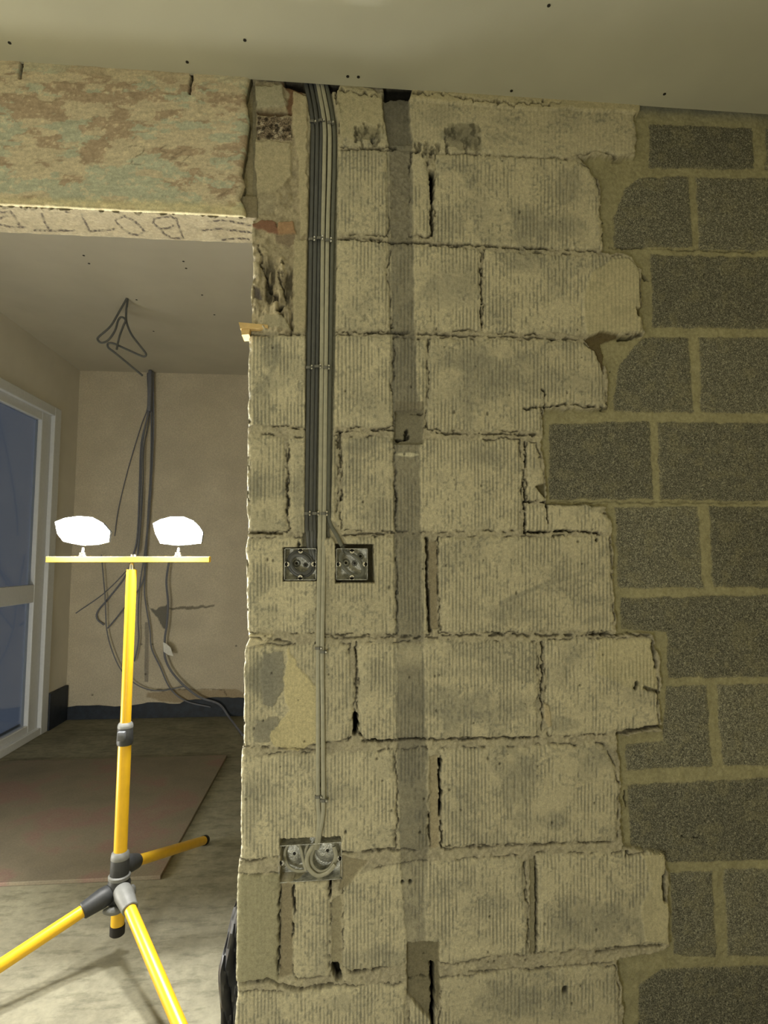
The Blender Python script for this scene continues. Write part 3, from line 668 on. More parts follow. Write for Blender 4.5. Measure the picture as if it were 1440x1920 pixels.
a = sst(.47, .515, sx+0.25*(fn-.5)+region)*.85; c = c*(1-a[..., None])+pink*(0.9+.2*md)[..., None]*a[..., None]
rm = 0.13*sst(270, 350, y)*(1-sst(370, 385, y))*(1-sst(300, 400, x)) + 0.06*sst(380, 430, x)
a = sst(.545, .575, sy+0.22*(fn-.5)+rm)*.9; c = c*(1-a[..., None])+mint*(0.9+.2*md)[..., None]*a[..., None]
a = sst(.60, .64, fn*.6+md*.4)*.7; c = c*(1-a[..., None])+cream*1.12*a[..., None]
a = sst(366, 384, y+8*(md-.5)-(x-0)*0.03)*.8; c = c*(1-a[..., None])+yel*(0.75+.5*fn)[..., None]*a[..., None]
a = (1-sst(6, 22, y-(118+x*0.078)+10*(md-.5)))*.6; c = c*(1-a[..., None])+cream*1.05*a[..., None]
cv.c = c; cv.h = 0.009 + 0.0016*(fn-.5) + 0.002*(md-.5)+0.001*(sx > .5)
cv.h += -0.003*(1-sst(2, 6, np.abs(y-(385+x*0.045))))*1.0
cv.c = cv.c*(.80+.40*fbm(x/14, y/3.0, 77, 4))[..., None]
pen = (0.15,0.13,0.10)
def stroke(pts, w_, al, col=pen, seed=5, gate=True):
    k = cv.sub([p[0] for p in pts], [p[1] for p in pts], w_*2+3)
    if not k.any(): return
    d = lined(cv.PX[k]+1.2*(vn(cv.PX[k]/4, cv.PY[k]/4, seed)-.5), cv.PY[k]+1.2*(vn(cv.PX[k]/4, cv.PY[k]/4, seed+1)-.5), pts)
    a = al*(1-sst(w_*.5, w_*.5+1, d))
    if gate: a = a*(0.35+0.65*sst(.35, .6, vn(cv.PX[k]/3, cv.PY[k]/3, seed+2)))
    cv.mixc(k, col, a)
Q = lambda L: [(a/3, 100+b/3) for a, b in L]
for L in ([(700,550),(760,535),(820,545),(810,575),(760,605),(745,635),(790,642),(830,632)], [(950,528),(900,560),(945,578)], [(995,548),(1050,560),(970,600),(1010,612),(965,616)], [(1070,592),(1020,640)]): stroke(Q(L), 1.3, .6)
stroke(Q([(1210,835),(1280,792),(1360,755)]), 2, .6, (0.2,0.16,0.11))
for pts in ([(46,118),(43,136),(41,152)], [(362,142),(360,160),(357,180)]): cv.crack(pts, 3.4, .012, .9, .5, 61)
rimd = xe[:, None]-X
Y = -cv.h + 0.010*np.exp(-np.clip(rimd, 0, 9)/0.003)
nb = 5; tb = np.linspace(1, 0, nb+1)[:-1][::-1]
Xe = np.repeat(X[:, -1:], nb, 1); Ye = Y[:, -1:] + 0.03*(1-tb)[None, :]
# lower lip that closes the plaster underneath
Xl = X[:1]; X2 = np.hstack([X, Xe]); Y2 = np.hstack([Y, Ye]); Z2 = np.hstack([Z, np.repeat(Z[:, -1:], nb, 1)])
C2 = np.concatenate([cv.c, np.ones((nz, nb, 3))*np.array((0.36,0.33,0.24))], 1)
X2 = np.vstack([X2[:1], X2]); Y2 = np.vstack([Y2[:1]*0+0.003, Y2]); Z2 = np.vstack([Z2[:1], Z2]); C2 = np.concatenate([C2[:1], C2])
grid_mesh('wall_left_header', X2, Y2, Z2, C2, np.zeros(X2.shape[:2]), M['plaster_old'], extra=[((NEARLEFT-.2, 0.022, LZ1+.012), (-0.165, WT-.004, BCEIL))])

# ------------------------------------------------------------------ concrete lintel, its underside lettered in crayon
xl0, xl1 = NEARLEFT-.05, -0.185
nx = int((xl1-xl0)/.0022)+1; ny = 56
X, Yg = np.meshgrid(np.linspace(xl0, xl1, nx), np.linspace(0.002, WT, ny))
PX, PY = project(X, Yg, LZ1); cv = Canvas(PX, PY); x, y = PX, PY
fn = fbm(x/6, y/3.5, 341, 4); md = fbm(x/26, y/10, 351, 4)
cv.c = np.ones(x.shape+(3,))*np.array((0.255,0.222,0.145))*(0.80+.4*fn)[..., None]*(0.9+.2*md)[..., None]
a = sst(.5, .6, md)*.4*(x > 370); cv.c = cv.c*(1-a[..., None])+np.array((.34,.30,.2))*a[..., None]
cv.h = 0.002*(fn-.5)+0.003*(md-.5)
cv.crack([(-300,368),(0,386),(130,390),(240,396),(400,402),(470,406)], 2.5, -.004, .35, 2, 77)
ch = (0.06,0.05,0.04)
for i, L in enumerate(([(870,930),(900,922),(960,918),(990,930),(1008,980),(1030,1038)], [(870,930),(862,955),(895,985),(940,985),(975,972)], [(900,985),(925,1018),(975,1040),(1030,1038)],
          [(650,935),(700,915),(750,940),(790,975),(812,1000),(780,1022),(740,1018),(690,985),(652,950),(650,935)], [(455,900),(475,940),(500,995)], [(510,1000),(570,996),(640,988)],
          [(235,905),(250,945),(272,982)], [(195,996),(290,998),(420,996)], [(0,895),(60,892),(85,925),(110,968),(140,978)], [(0,962),(60,976),(130,978)], [(0,930),(40,915)],
          [(-120,900),(-90,980)], [(-90,980),(-40,970)], [(-240,905),(-210,985),(-170,920),(-140,990)],
          [(1170,945),(1250,938),(1330,950),(1410,968)], [(1130,996),(1250,988),(1340,1000),(1420,1006)], [(1250,1050),(1330,1040),(1400,1046)], [(370,890),(390,892)])):
    stroke(Q(L), 3.0, .95, ch, 20+i)
Z = LZ1 - cv.h + 0.006*np.exp(-(WT-Yg)/.004)
Z2 = np.vstack([Z[:1]*0+LZ1+.05, Z, Z[:1]*0+BCEIL]); X2 = np.vstack([X[:1], X, X[:1]]); Y2 = np.vstack([Yg[:1], Yg, Yg[-1:]])
C2 = np.concatenate([cv.c[:1], cv.c, cv.c[-1:]])
lin = grid_mesh('concrete_lintel', X2, Y2, Z2, C2, np.zeros(X2.shape), M['plaster_old'], kind=None)
tag(lin, 'cream concrete lintel over the opening, crayon letters upside down on its underside', 'lintel')

# ------------------------------------------------------------------ back room
nx, nz = 360, 500
xs = np.linspace(LEFTX-.02, 0.3, nx); zz = np.linspace(0, BCEIL+.02, nz)
X, Z = np.meshgrid(xs, zz); PX, PY = project(X, BACKY, Z); cv = Canvas(PX, PY); x, y = PX, PY
fn = fbm(x/5, y/5, 441, 4); md = fbm(x/40, y/30, 451, 4)
cv.c = np.ones(x.shape+(3,))*np.array((0.60,0.545,0.43))*(0.88+.24*md)[..., None]; cv.h = 0.002*(fn-.5)+.004*(md-.5)
G = (0.13,0.13,0.12)
cv.patch([(272,1122),(280,1138),(292,1143),(300,1138),(310,1136),(316,1130),(318,1145),(314,1165),(311,1178),(306,1178),(300,1165),(288,1150)], G, .006, .85, 1.5, 2, 5, sc=6)
cv.crack([(318,1141),(345,1140),(375,1138),(400,1136)], 3, -0.002, .6, 1, 8)
cv.patch([(272,1166),(280,1166),(278,1278),(271,1278)], (0.26,0.24,0.21), .004, .8, 1, .5, 6)
cv.patch([(275,1298),(330,1292),(440,1292),(470,1300),(470,1322),(330,1318),(275,1308)], (0.33,0.25,0.15), None, .7, 4, 4, 7)
cv.crack([(278,1294),(420,1292),(426,1305)], 1.2, .002, .5, 1, 9)
for cx, cy in ((286,1208),(273,1264),(443,1211),(265,1208),(173,1303)):
    k = cv.sub([cx], [cy], 5); d = np.hypot(x[k]-cx, y[k]-cy); cv.mul(k, 1-.7*(1-sst(1, 2.6, d)))
grid_mesh('wall_back', X, BACKY-cv.h, Z, cv.c, np.zeros(X.shape), M['plaster_old'], extra=[((LEFTX-.1, BACKY+.01, 0), (RIGHTX, BACKY+.1, BCEIL))])
# left wall of the back room with the glazed opening
WY0, WY1, WZ1 = 1.15, 2.69, 2.09
bm = bmesh.new()
box(bm, (LEFTX-.1, 0, WZ1), (LEFTX, BACKY, BCEIL)); box(bm, (LEFTX-.1, 0, 0), (LEFTX, WY0, WZ1)); box(bm, (LEFTX-.1, WY1, 0), (LEFTX, BACKY, WZ1))
struct('wall_left', bm, M['paint_back'])
bm = bmesh.new(); box(bm, (LEFTX-.115, WY0-.1, -.02), (LEFTX-.105, WY1+.1, WZ1+.1)); 
win = tag(bpy.data.objects.new('window_1', None), kind='structure'); COL.objects.link(win); win.location = (LEFTX, WY1, 0); bm.free()
def child(name, bm, m, parent, smooth=True):
    o = obj(name, bm, m, parent, smooth); o.data.transform(Matrix.Translation(-parent_world(parent))); return o
def parent_world(p):
    l = Vector((0, 0, 0))
    while p: l = l + p.location; p = p.parent
    return l
bm = bmesh.new(); F0, F1 = LEFTX-.07, LEFTX+.012
for k_, (lo, hi) in enumerate((((F0, WY1-.085, 0), (F1, WY1, WZ1)), ((F0, WY0, 0), (F1, WY0+.085, WZ1)), ((F0, WY0, WZ1-.06), (F1, WY1, WZ1)), ((F0, WY0, 0), (F1, WY1, .045)))): box(bm, lo, (hi[0]-.002*(k_ > 1), hi[1], hi[2]), None, .004)
child('window_frame', bm, M['upvc'], win, False)
bm = bmesh.new(); G0, G1 = LEFTX-.06, LEFTX-.012
for k_, (lo, hi) in enumerate((((G0, WY1-.20, .04), (G1, WY1-.085, WZ1-.06)), ((G0, WY0+.085, .04), (G1, WY0+.18, WZ1-.06)), ((G0, WY0+.1, 1.975), (G1, WY1-.1, WZ1-.05)), ((G0, WY0+.1, .83), (G1, WY1-.1, .94)), ((G0, WY0+.1, .04), (G1, WY1-.1, .09)))): box(bm, lo, (hi[0]-.002*(k_ > 1), hi[1], hi[2]), None, .005)
child('sash_frame', bm, M['upvc'], win, False)
for z0_, z1_ in ((.94, 1.975), (.09, .83)):
    bm = bmesh.new(); box(bm, (LEFTX-.045, WY0+.17, z0_-.005), (LEFTX-.037, WY1-.19, z1_+.005)); child('glass_pane', bm, M['glass'], win, False)
# dark damp-proof strip round the foot of the walls
bm = bmesh.new(); n = 60; pts = []
for i in range(n+1):
    xx = LEFTX + (0.35-LEFTX)*i/n; hh = .085+.008*math.sin(i*.5)+.035*i/n+(.022 if xx > -1.05 else 0)+random.uniform(-.004, .004); pts.append((xx, hh))
poly = [(pts[0][0], 0)] + [(a, b) for a, b in pts] + [(pts[-1][0], 0)]
a_ = [[bm.verts.new((x_, BACKY-d_, z_)) for d_ in (0.012,)][0] for x_, z_ in pts]; b_ = [bm.verts.new((x_, BACKY-.012, 0)) for x_, z_ in pts]; c_ = [bm.verts.new((x_, BACKY+.004, z_)) for x_, z_ in pts]
for i in range(n): bm.faces.new((b_[i], b_[i+1], a_[i+1], a_[i])); bm.faces.new((a_[i], a_[i+1], c_[i+1], c_[i]))
struct('baseboard_back', bm, M['damp'])
bm = bmesh.new(); box(bm, (LEFTX-.001, WY1+.002, 0), (LEFTX+.02, BACKY-.012, .235), None, .003); struct('baseboard_left', bm, M['damp'])
# ceiling screws
def screws(pts, z, parent, r):
    for px_, py_ in pts:
        p = onZ(px_, py_, z); bm = bmesh.new(); tube(bm, [(p[0], p[1], z-.0012), (p[0], p[1], z+.003)], [r, r*.8], 12)
        obj('screw_head', bm, M['screw'], parent)
screws([(18,80),(351,116),(459,75),(652,143),(672,144),(959,170),(1246,176),(1029,10)], CEIL, ceiling, .0036)
screws([(157,479),(167,494),(344,490),(349,503),(379,553),(402,590),(288,621),(256,562)], BCEIL, ceiling2, .0055)
# sheet of board on the floor
bm = bmesh.new(); box(bm, (-1.81, .85, 0.0005), (-.59, 2.09, .014), None, .002)
tag(centre(obj('board_sheet', bm, M['sheet'], None, False)), 'large brown stained board lying flat on the back room floor', 'board')
# packer driven under the broken brickwork
p0, p1 = onY(449, 608), onY(503, 630)
bm = bmesh.new(); prism(bm, [(p0[0], p0[2]), (p1[0], p0[2]-.004), (p1[0], p1[2]+.014), (p0[0]+.004, p1[2]+.010)], -.012, .06)
o = obj('timber_packer', bm, M['timber'], None, False); bm = bmesh.new(); q0 = onY(453, 618); prism(bm, [(q0[0], q0[2]), (q0[0]+.02, q0[2]), (q0[0]+.018, q0[2]-.014), (q0[0]+.002, q0[2]-.016)], -.010, .03)
pk = empty('timber_packer', (p0[0], 0, p1[2]), 'pale raw timber packer jammed in the wall edge under broken mortar', 'packer')
o.name = 'upper_slip'; o2 = obj('lower_slip', bm, M['timber'], None, False)
for q in (o, o2): q.data.transform(Matrix.Translation(-pk.location)); q.parent = pk
# loose black sheeting behind the foot of the pier
bm = bmesh.new(); rows = 40; cols = 14; g_ = []
for i in range(rows):
    t = i/(rows-1); zc = .36*(1-t)+.001; row = []
    wL = np.interp(t, [0, .25, .5, .8, 1], [.010, .034, .054, .040, .050])
    for j in range(cols):
        s = j/(cols-1); row.append(bm.verts.new((-.20-wL*(1-s)+.012*s, .115+.012*sin(s*9+t*7)+.02*(1-s)*sin(t*6)+.007*sin(s*23-t*17)+.004*sin(s*41+t*30), zc)))
    g_.append(row)
for i in range(rows-1):
    for j in range(cols-1): bm.faces.new((g_[i][j], g_[i][j+1], g_[i+1][j+1], g_[i+1][j]))
o = obj('plastic_sheeting', bm, M['sheeting']); sm_ = o.modifiers.new('s', 'SOLIDIFY'); sm_.thickness = .0015
tag(centre(o), 'crumpled black plastic sheeting standing behind the foot of the block pier', 'sheeting')

# ------------------------------------------------------------------ loose cables in the back room
def backline(L, off):            # below the skirting a cable runs out over the floor
    return [V(onY(a, b, BACKY-off)) if onY(a, b, BACKY-off)[2] > .012 else V(onZ(a, b, .009)) for a, b in L]
BC = [
 ([(276,699),(277,760),(264,800),(240,880),(222,955),(215,1005)], .0035, 'thin dark cable leaving the back wall bundle to the left and ending above the lamps'),
 ([(279,699),(278,770),(265,830),(262,900),(258,1000),(250,1040),(235,1080),(205,1120),(184,1145),(182,1160),(195,1172)], .006, 'dark cable on the back wall hooking round at the left of the pole'),
 ([(281,699),(280,780),(270,840),(268,920),(262,1010),(252,1050),(200,1108),(142,1150)], .0035, 'thin dark cable on the back wall reaching furthest left below the lamps'),
 ([(285,699),(285,780),(284,870),(278,950),(275,1030),(271,1100),(273,1130),(281,1180),(284,1215),(300,1250),(320,1292),(350,1315),(395,1326)], .005, 'dark cable on the back wall curving down right to end over the black strip'),
 ([(287,699),(288,800),(284,900),(280,960),(272,1050),(266,1095),(225,1150),(202,1178)], .005, 'dark cable crossing behind the yellow pole with its end at lower left'),
 ([(283,699),(283,850),(275,1000),(262,1100),(259,1160),(260,1200),(252,1240)], .005, 'dark cable hanging straight down just right of the yellow pole'),
 ([(190,1040),(197,1120),(200,1180),(212,1225),(230,1260),(262,1287),(300,1295),(345,1287)], .004, 'grey cable hanging from behind the left lamp in a wide loop low on the wall'),
 ([(317,1052),(312,1090),(315,1130),(313,1170),(309,1198),(310,1235),(330,1270),(370,1305),(410,1320),(430,1345),(455,1378)], .0075, 'thick grey cable running down from the cement patch to the floor at right'),
 ([(282,699),(281,760),(270,810),(266,870),(264,960),(258,1040)], .006, 'blue grey cable in the middle of the back wall bundle'),
]
for i, (L, r, lab) in enumerate(BC):
    bm = bmesh.new(); P_ = backline(L, .012+.006*i)
    tube(bm, smooth_path(P_, 6), r, 8)
    tag(centre(obj('electrical_cable', bm, M['back_cable'])), lab, 'cable', 'loose cables hanging on the back room wall')
bm = bmesh.new(); box(bm, V(onY(275, 770, BACKY-.075))-Vector((0, 0, 0)), V(onY(290, 699, BACKY-.008)), None, .006)
tag(centre(obj('cable_sleeve', bm, M['back_cable'])), 'short dark sleeve gathering the cables at the top of the back wall', 'sleeve')
# white tag on the thick cable
bm = bmesh.new(); pl = [onY(a, b, BACKY-.075) for a, b in ((306,1204),(312,1207),(320,1214),(325,1230),(316,1228),(307,1222))]
prism(bm, [(p[0], p[2]) for p in pl], BACKY-.078, BACKY-.074)
tag(centre(obj('cable_tag', bm, M['card'], None, False)), 'white tag hanging on the thick grey cable low on the back wall', 'tag')
# coil of wire hanging from the back ceiling
yw = onZ(237, 560, BCEIL)[1]
Z7 = lambda L: [(130+a/4.8, 540+b/4.8) for a, b in L]
bm = bmesh.new()
A = [(518,95),(480,160),(440,230),(370,345),(270,435),(255,465),(290,493),(350,470),(410,385),(440,290),(472,262),(505,290),(485,345),(450,440),(425,555)]
B = [(525,95),(520,150),(512,210),(516,310),(560,420),(640,525),(688,590),(680,615),(640,608),(500,545),(400,500),(350,500),(350,535),(400,575),(480,640),(570,715),(658,788)]
tube(bm, smooth_path([V(onY(a, b, yw-.01)) for a, b in Z7(A)], 6), .0055, 8)
tube(bm, smooth_path([V(onY(a, b, yw+.02*i/len(B))) for i, (a, b) in enumerate(Z7(B))], 6), .0055, 8)
tag(centre(obj('hanging_wire', bm, M['cable_dark'])), 'looped grey wire hanging bare from the back room ceiling', 'wire')

# ------------------------------------------------------------------ cables in the wall chase
def wallline(L, off): return [V(onY(a, b, off)) for a, b in L]
def ycab(L, y0): return [V(onY(a, b, y0 if len(q) == 0 else q[0])) for a, b, *q in L]
CH = .006           # depth of cable centre inside the chase
def loop_pts(cx, cz, rx, rz, a0, a1, y0, n=22, tilt=0.0, y1=None):
    out = []
    for i in range(n):
        t = i/(n-1); a = radians(a0+(a1-a0)*t); X_, Z_ = rx*cos(a), rz*sin(a)
        out.append(Vector((cx + X_*cos(tilt)-Z_*sin(tilt), y0 if y1 is None else y0+(y1-y0)*t, cz + X_*sin(tilt)+Z_*cos(tilt))))
    return out
b1 = V(onY(563, 1058)); b2 = V(onY(660, 1058)); b3 = V(onY(582, 1620))
cables = []
# three dark cables; the outer two feed the left box
def straight(L, off=CH):
    return smooth_path([V(onY(a, b, float(np.interp(b, [985, 1060], [off, -.0055])))) for a, b in L], 5)
D1 = straight([(570,140),(577,175),(586,230),(586,300),(583,450),(579,690),(575,963),(577,1000)], CH)+[V(onY(578,1024,.008))]
D1 += smooth_path([Vector((b1.x+.020, .012, b1.z+.034)), Vector((b1.x+.026, .018, b1.z+.010))]+loop_pts(b1.x, b1.z, .029, .024, 20, -330, .020, 18, radians(-40), .012), 3)[:]
D2 = straight([(578,140),(586,175),(594,230),(594,300),(591,450),(587,690),(583,963),(585,1000)], CH)+[V(onY(585,1024,.008))]
D2 += smooth_path([Vector((b1.x+.026, .012, b1.z+.034)), Vector((b1.x+.031, .016, b1.z+.010))]+loop_pts(b1.x, b1.z, .024, .019, 20, -300, .014, 18, radians(-40), .008), 3)
D3 = straight([(586,140),(594,175),(602,230),(601,300),(598,450),(594,690),(590,900),(589,963),(590,1000)], CH+.003)+[V(onY(590,1024,.010))]
D3 += [Vector((b1.x+.034, .02, b1.z+.030))]
L1 = straight([(592,140),(599,175),(608,232),(608,300),(605,450),(603,690),(600,963),(598,1100),(596,1217),(596,1350),(596,1495),(598,1530),(597,1555)], .006)
L1 += smooth_path([V(onY(594,1580,.006)), V(onY(592,1590,.014))]+[Vector((b3.x+dx, yy, b3.z+dz)) for dx, yy, dz in ((.010,.022,.030),(.000,.024,.004),(.004,.022,-.016),(.022,.020,-.028),(.042,.020,-.020),(.054,.020,.002),(.050,.021,.024))], 5)
L2 = straight([(600,140),(607,175),(617,232),(618,300),(614,450),(611,690),(608,963),(606,1100),(604,1217),(605,1350),(606,1495),(605,1530),(600,1558)], .006)
L2 += smooth_path([V(onY(597,1580,.008)), V(onY(594,1590,.016))]+[Vector((b3.x+dx, yy, b3.z+dz)) for dx, yy, dz in ((.004,.016,.028),(-.008,.016,.006),(-.004,.015,-.016),(.014,.014,-.031),(.036,.014,-.026),(.052,.014,-.010))], 5)
L3 = smooth_path([Vector((b3.x+dx, yy, b3.z+dz)) for dx, yy, dz in ((-.006,.028,.030),(-.012,.026,.010),(-.004,.022,-.008),(-.012,.020,-.022),(-.032,.020,-.022),(-.050,.022,-.010),(-.056,.026,.016),(-.040,.030,.034),(-.024,.026,.024),(-.016,.018,-.002),(-.010,.014,-.020))], 6)
R1 = straight([(607,140),(615,175),(625,232),(627,300),(623,450),(619,690),(616,900),(616,963),(621,985),(632,1005),(640,1022)], .009)
R1 += smooth_path([Vector((b2.x-.018, .016, b2.z+.034))]+loop_pts(b2.x, b2.z, .033, .018, 150, -190, .016, 22, radians(-47), .010), 3)
for pts, m_, w_, lab in ((D1, 'cable_dark', .0088, 'dark grey flat cable at the far left of the chase, looped in the left box'),
                        (D2, 'cable_dark', .0088, 'second dark grey flat cable from the left, also coiled in the left box'),
                        (D3, 'cable_dark', .0080, 'dark grey flat cable lying just left of the pale pair, ending at the left box'),
                        (L1, 'cable_light', .0092, 'left one of the two pale grey cables running down to the double box'),
                        (L2, 'cable_light', .0092, 'right one of the two pale grey cables running down to the double box'),
                        (R1, 'cable_mid', .0088, 'mid grey cable on the right side of the chase, bending to the right box')):
    bm = bmesh.new(); flat_cable(bm, pts, w_, .0052)
    if m_ == 'cable_light' and pts is L2: flat_cable(bm, L3, .0062, .005)
    tag(centre(obj('electrical_cable', bm, M[m_])), lab, 'cable', 'flat cables in the wall chase')
# clips
def make_clip(p, w_, label, twin=False):
    e = empty('cable_clip', p, label, 'clip', 'cable clips in the chase')
    bm = bmesh.new(); n = 9
    prof = [(-w_/2-.002, 0), (-w_/2-.002, -.0042), (-w_/2+.0015, -.0064), (w_/2-.0015, -.0064), (w_/2+.0005, -.0042), (w_/2+.0005, 0), (w_/2-.0008, 0), (w_/2-.0008, -.0036), (w_/2-.0022, -.0052), (-w_/2+.002, -.0052), (-w_/2-.0002, -.0036), (-w_/2-.0002, 0)]
    A_ = [bm.verts.new((x_, y_, -.003)) for x_, y_ in prof]; B_ = [bm.verts.new((x_, y_, .003)) for x_, y_ in prof]
    for i in range(len(prof)): j = (i+1) % len(prof); bm.faces.new((A_[i], A_[j], B_[j], B_[i]))
    bm.faces.new(A_); bm.faces.new(B_[::-1])
    box(bm, (w_/2, -.006, -.0032), (w_/2+.005, .002, .0032), None, .0008)
    obj('clip_body', bm, M['clip'], e)
    for dz in ((.0036, -.0036) if twin else (0,)):
        bm = bmesh.new(); tube(bm, [(w_/2+.0026, .002, dz), (w_/2+.0026, -.0068, dz), (w_/2+.0026, -.0070, dz), (w_/2+.0026, -.0082, dz)], [.0008, .0008, .0024, .0016], 10)
        obj('nail', bm, M['steel'], e)
for ri, (row, where) in enumerate((([(586,230,0), (602,228,0), (619,232,0)], 'in the top row under the ceiling'), ([(584,450,1), (599,448,1), (615,452,1)], 'in the second row, level with the lintel letters'),
                    ([(579,690,1), (595,688,1), (611,690,1)], 'in the third row, above the old square pocket'), ([(575,963,1), (591,963,1), (607,963,1)], 'in the row just above the two single boxes'))):
    for ci, (a, b, tw) in enumerate(row):
        p = onY(a, b, CH); make_clip(p, .009, '%s grey cable clip %s' % (('leftmost', 'middle', 'right hand')[ci], where), bool(tw))
for a, b, lab in ((596,1215,'upper grey clip holding the left pale cable halfway to the double box'), (605,1222,'upper grey clip holding the right pale cable halfway to the double box'),
                  (596,1493,'lower grey clip holding the left pale cable above the double box'), (606,1500,'lower grey clip holding the right pale cable above the double box')):
    make_clip(onY(a, b, -.0045), .009, lab)

# ------------------------------------------------------------------ metal back boxes
def back_box(cx, cz, w_, h_, depth, y0, label, lugs, dimples, hole=None, rot=0.0):
    e = empty('metal_back_box', (cx, y0, cz), label, 'electrical box')
    e.rotation_euler = (0, rot, 0); t = .0012
    bm = bmesh.new()
    box(bm, (-w_/2, depth-t, -h_/2), (w_/2, depth, h_/2)); box(bm, (-w_/2, 0, -h_/2), (-w_/2+t, depth, h_/2)); box(bm, (w_/2-t, 0, -h_/2), (w_/2, depth, h_/2))
    box(bm, (-w_/2, 0, -h_/2), (w_/2, depth, -h_/2+t))
    if hole:
        box(bm, (-w_/2, 0, h_/2-t), (hole-.010, depth, h_/2)); box(bm, (hole+.010, 0, h_/2-t), (w_/2, depth, h_/2)); box(bm, (hole-.010, 0, h_/2-t), (hole+.010, .004, h_/2)); box(bm, (hole-.010, depth-.004, h_/2-t), (hole+.010, depth, h_/2))
    else: box(bm, (-w_/2, 0, h_/2-t), (w_/2, depth, h_/2))
    obj('box_shell', bm, M['galv'], e, False)
    for (dx, dz, r) in dimples:
        bm = bmesh.new(); tube(bm, [(dx, depth-.0008, dz), (dx, depth-.0018, dz), (dx, depth-.0055, dz), (dx, depth-.0062, dz), (dx, depth-.0058, dz)], [r, r*.97, r*.62, r*.54, r*.3], 28)
        k = obj('knockout', bm, M['galv'], e)
        bm = bmesh.new(); tube(bm, [(dx, depth-.0060, dz), (dx, depth-.0066, dz)], [.0034, .0034], 14); obj('screw_hole', bm, M['screw'], k)
    for (lx, lz, sx_, sz_) in lugs:
        bm = bmesh.new(); tube(bm, [(lx, .0005, lz), (lx, .0022, lz)], .0052, 18)
        box(bm, (min(lx, lx+sx_*.006)-(.005 if sx_ == 0 else 0), .0005, min(lz, lz+sz_*.006)-(.005 if sz_ == 0 else 0)), (max(lx, lx+sx_*.006)+(.005 if sx_ == 0 else 0), .0022, max(lz, lz+sz_*.006)+(.005 if sz_ == 0 else 0)))
        lg = obj('fixing_lug', bm, M['steel'], e, False)
        bm = bmesh.new(); tube(bm, [(lx, -.0001, lz), (lx, .0008, lz)], .0020, 12); obj('lug_hole', bm, M['screw'], lg)
    return e
q = .0335
L4 = lambda w_, h_: [(-w_/2+.006, 0, -1, 0), (w_/2-.006, 0, 1, 0), (0, h_/2-.006, 0, 1), (0, -h_/2+.006, 0, -1)]
back_box(b1.x, b1.z, .070, .070, .034, .003, 'single galvanised box left of the pale cables, packed with dark coils', L4(.07, .07), [(-.010, .002, .009), (.010, -.002, .006)], .012)
back_box(b2.x, b2.z, .070, .070, .034, .004, 'single galvanised box right of the cables in an oversized cut out', L4(.07, .07), [(-.013, .003, .010), (.007, .002, .007), (.020, .018, .008)], -.022)
back_box(b3.x, V(onY(582,1619)).z, .134, .076, .036, .004, 'double galvanised box at the foot of the pale cables', [(-.061, .002, -1, 0), (.061, .004, 1, 0)], [(-.036, .006, .027), (.036, .008, .027)], .008, radians(-1.2))

# ------------------------------------------------------------------ twin work light on its tripod
TY = .47
top = V(onY(247, 1068, TY)); hub = V(onY(222, 1655, TY)); low = V(onY(220, 1742, TY))
T = empty('work_light_stand', (hub.x, TY, 0), 'yellow telescopic tripod work light with two blazing lamp heads in the opening', 'work light')
def part(name, bm, m, parent=None, smooth=True): return child(name, bm, m, parent or T, smooth)
ax = (top-low).normalized()
def at(py): t = (V(onY(230, py, TY)).z-low.z)/ax.z; return low+ax*t
bm = bmesh.new(); tube(bm, [at(1068), at(1375)], .0145, 20); part('upper_pole', bm, M['yellow'])
bm = bmesh.new(); tube(bm, [at(1375), at(1742)], .0180, 22); part('lower_pole', bm, M['yellow'])
bm = bmesh.new(); tube(bm, [at(1733), at(1734), at(1750), at(1752)], [.0188, .0200, .0200, .017], 20); part('end_cap', bm, M['rubber'])
bm = bmesh.new(); tube(bm, [at(1358), at(1362), at(1392), at(1396)], [.0175, .0205, .0225, .0205], 20); part('pole_clamp', bm, M['grey_plastic'])
bm = bmesh.new(); c_ = at(1376); box(bm, c_+Vector((-.012, -.034, -.012)), c_+Vector((.010, -.018, .014)), None, .004); part('clamp_knob', bm, M['mid_plastic'])
bm = bmesh.new(); tube(bm, [at(1364), at(1361), at(1357), at(1354)], [.0212, .0212, .0198, .0165], 20); part('clamp_lip', bm, M['light_plastic'])
# hub
bm = bmesh.new(); tube(bm, [at(1602), at(1608), at(1640), at(1646)], [.0215, .0245, .0255, .0235], 22); part('sliding_collar', bm, M['grey_plastic'])
bm = bmesh.new(); tube(bm, [at(1609), at(1605), at(1598), at(1595)], [.0250, .0250, .0232, .0185], 22); part('collar_lip', bm, M['light_plastic'])
bm = bmesh.new(); tube(bm, [at(1638), at(1640), at(1645), at(1648)], [.026, .0295, .0295, .026], 24); part('collar_ring', bm, M['light_plastic'])
bm = bmesh.new(); tube(bm, [at(1645), at(1655), at(1690), at(1700)], [.026, .031, .029, .022], 22); part('leg_hub', bm, M['grey_plastic'])
bm = bmesh.new(); bmesh.ops.create_uvsphere(bm, u_segments=20, v_segments=12, radius=1)
bm.transform(Matrix.Translation(at(1690)+Vector((-.004, -.034, -.006))) @ Matrix.Diagonal((.026, .012, .011, 1))); part('locking_knob', bm, M['light_plastic'])
bm = bmesh.new(); bmesh.ops.create_uvsphere(bm, u_segments=14, v_segments=8, radius=1)
bm.transform(Matrix.Translation(at(1672)+Vector((.036, .002, 0))) @ Matrix.Diagonal((.010, .010, .018, 1))); part('side_knob', bm, M['light_plastic'])
feet = [((385,1575), .055, at(1630), 'grey_plastic'), ((-340,2035), .05, at(1668), 'grey_plastic'), ((385,2035), .05, at(1662), 'light_plastic')]
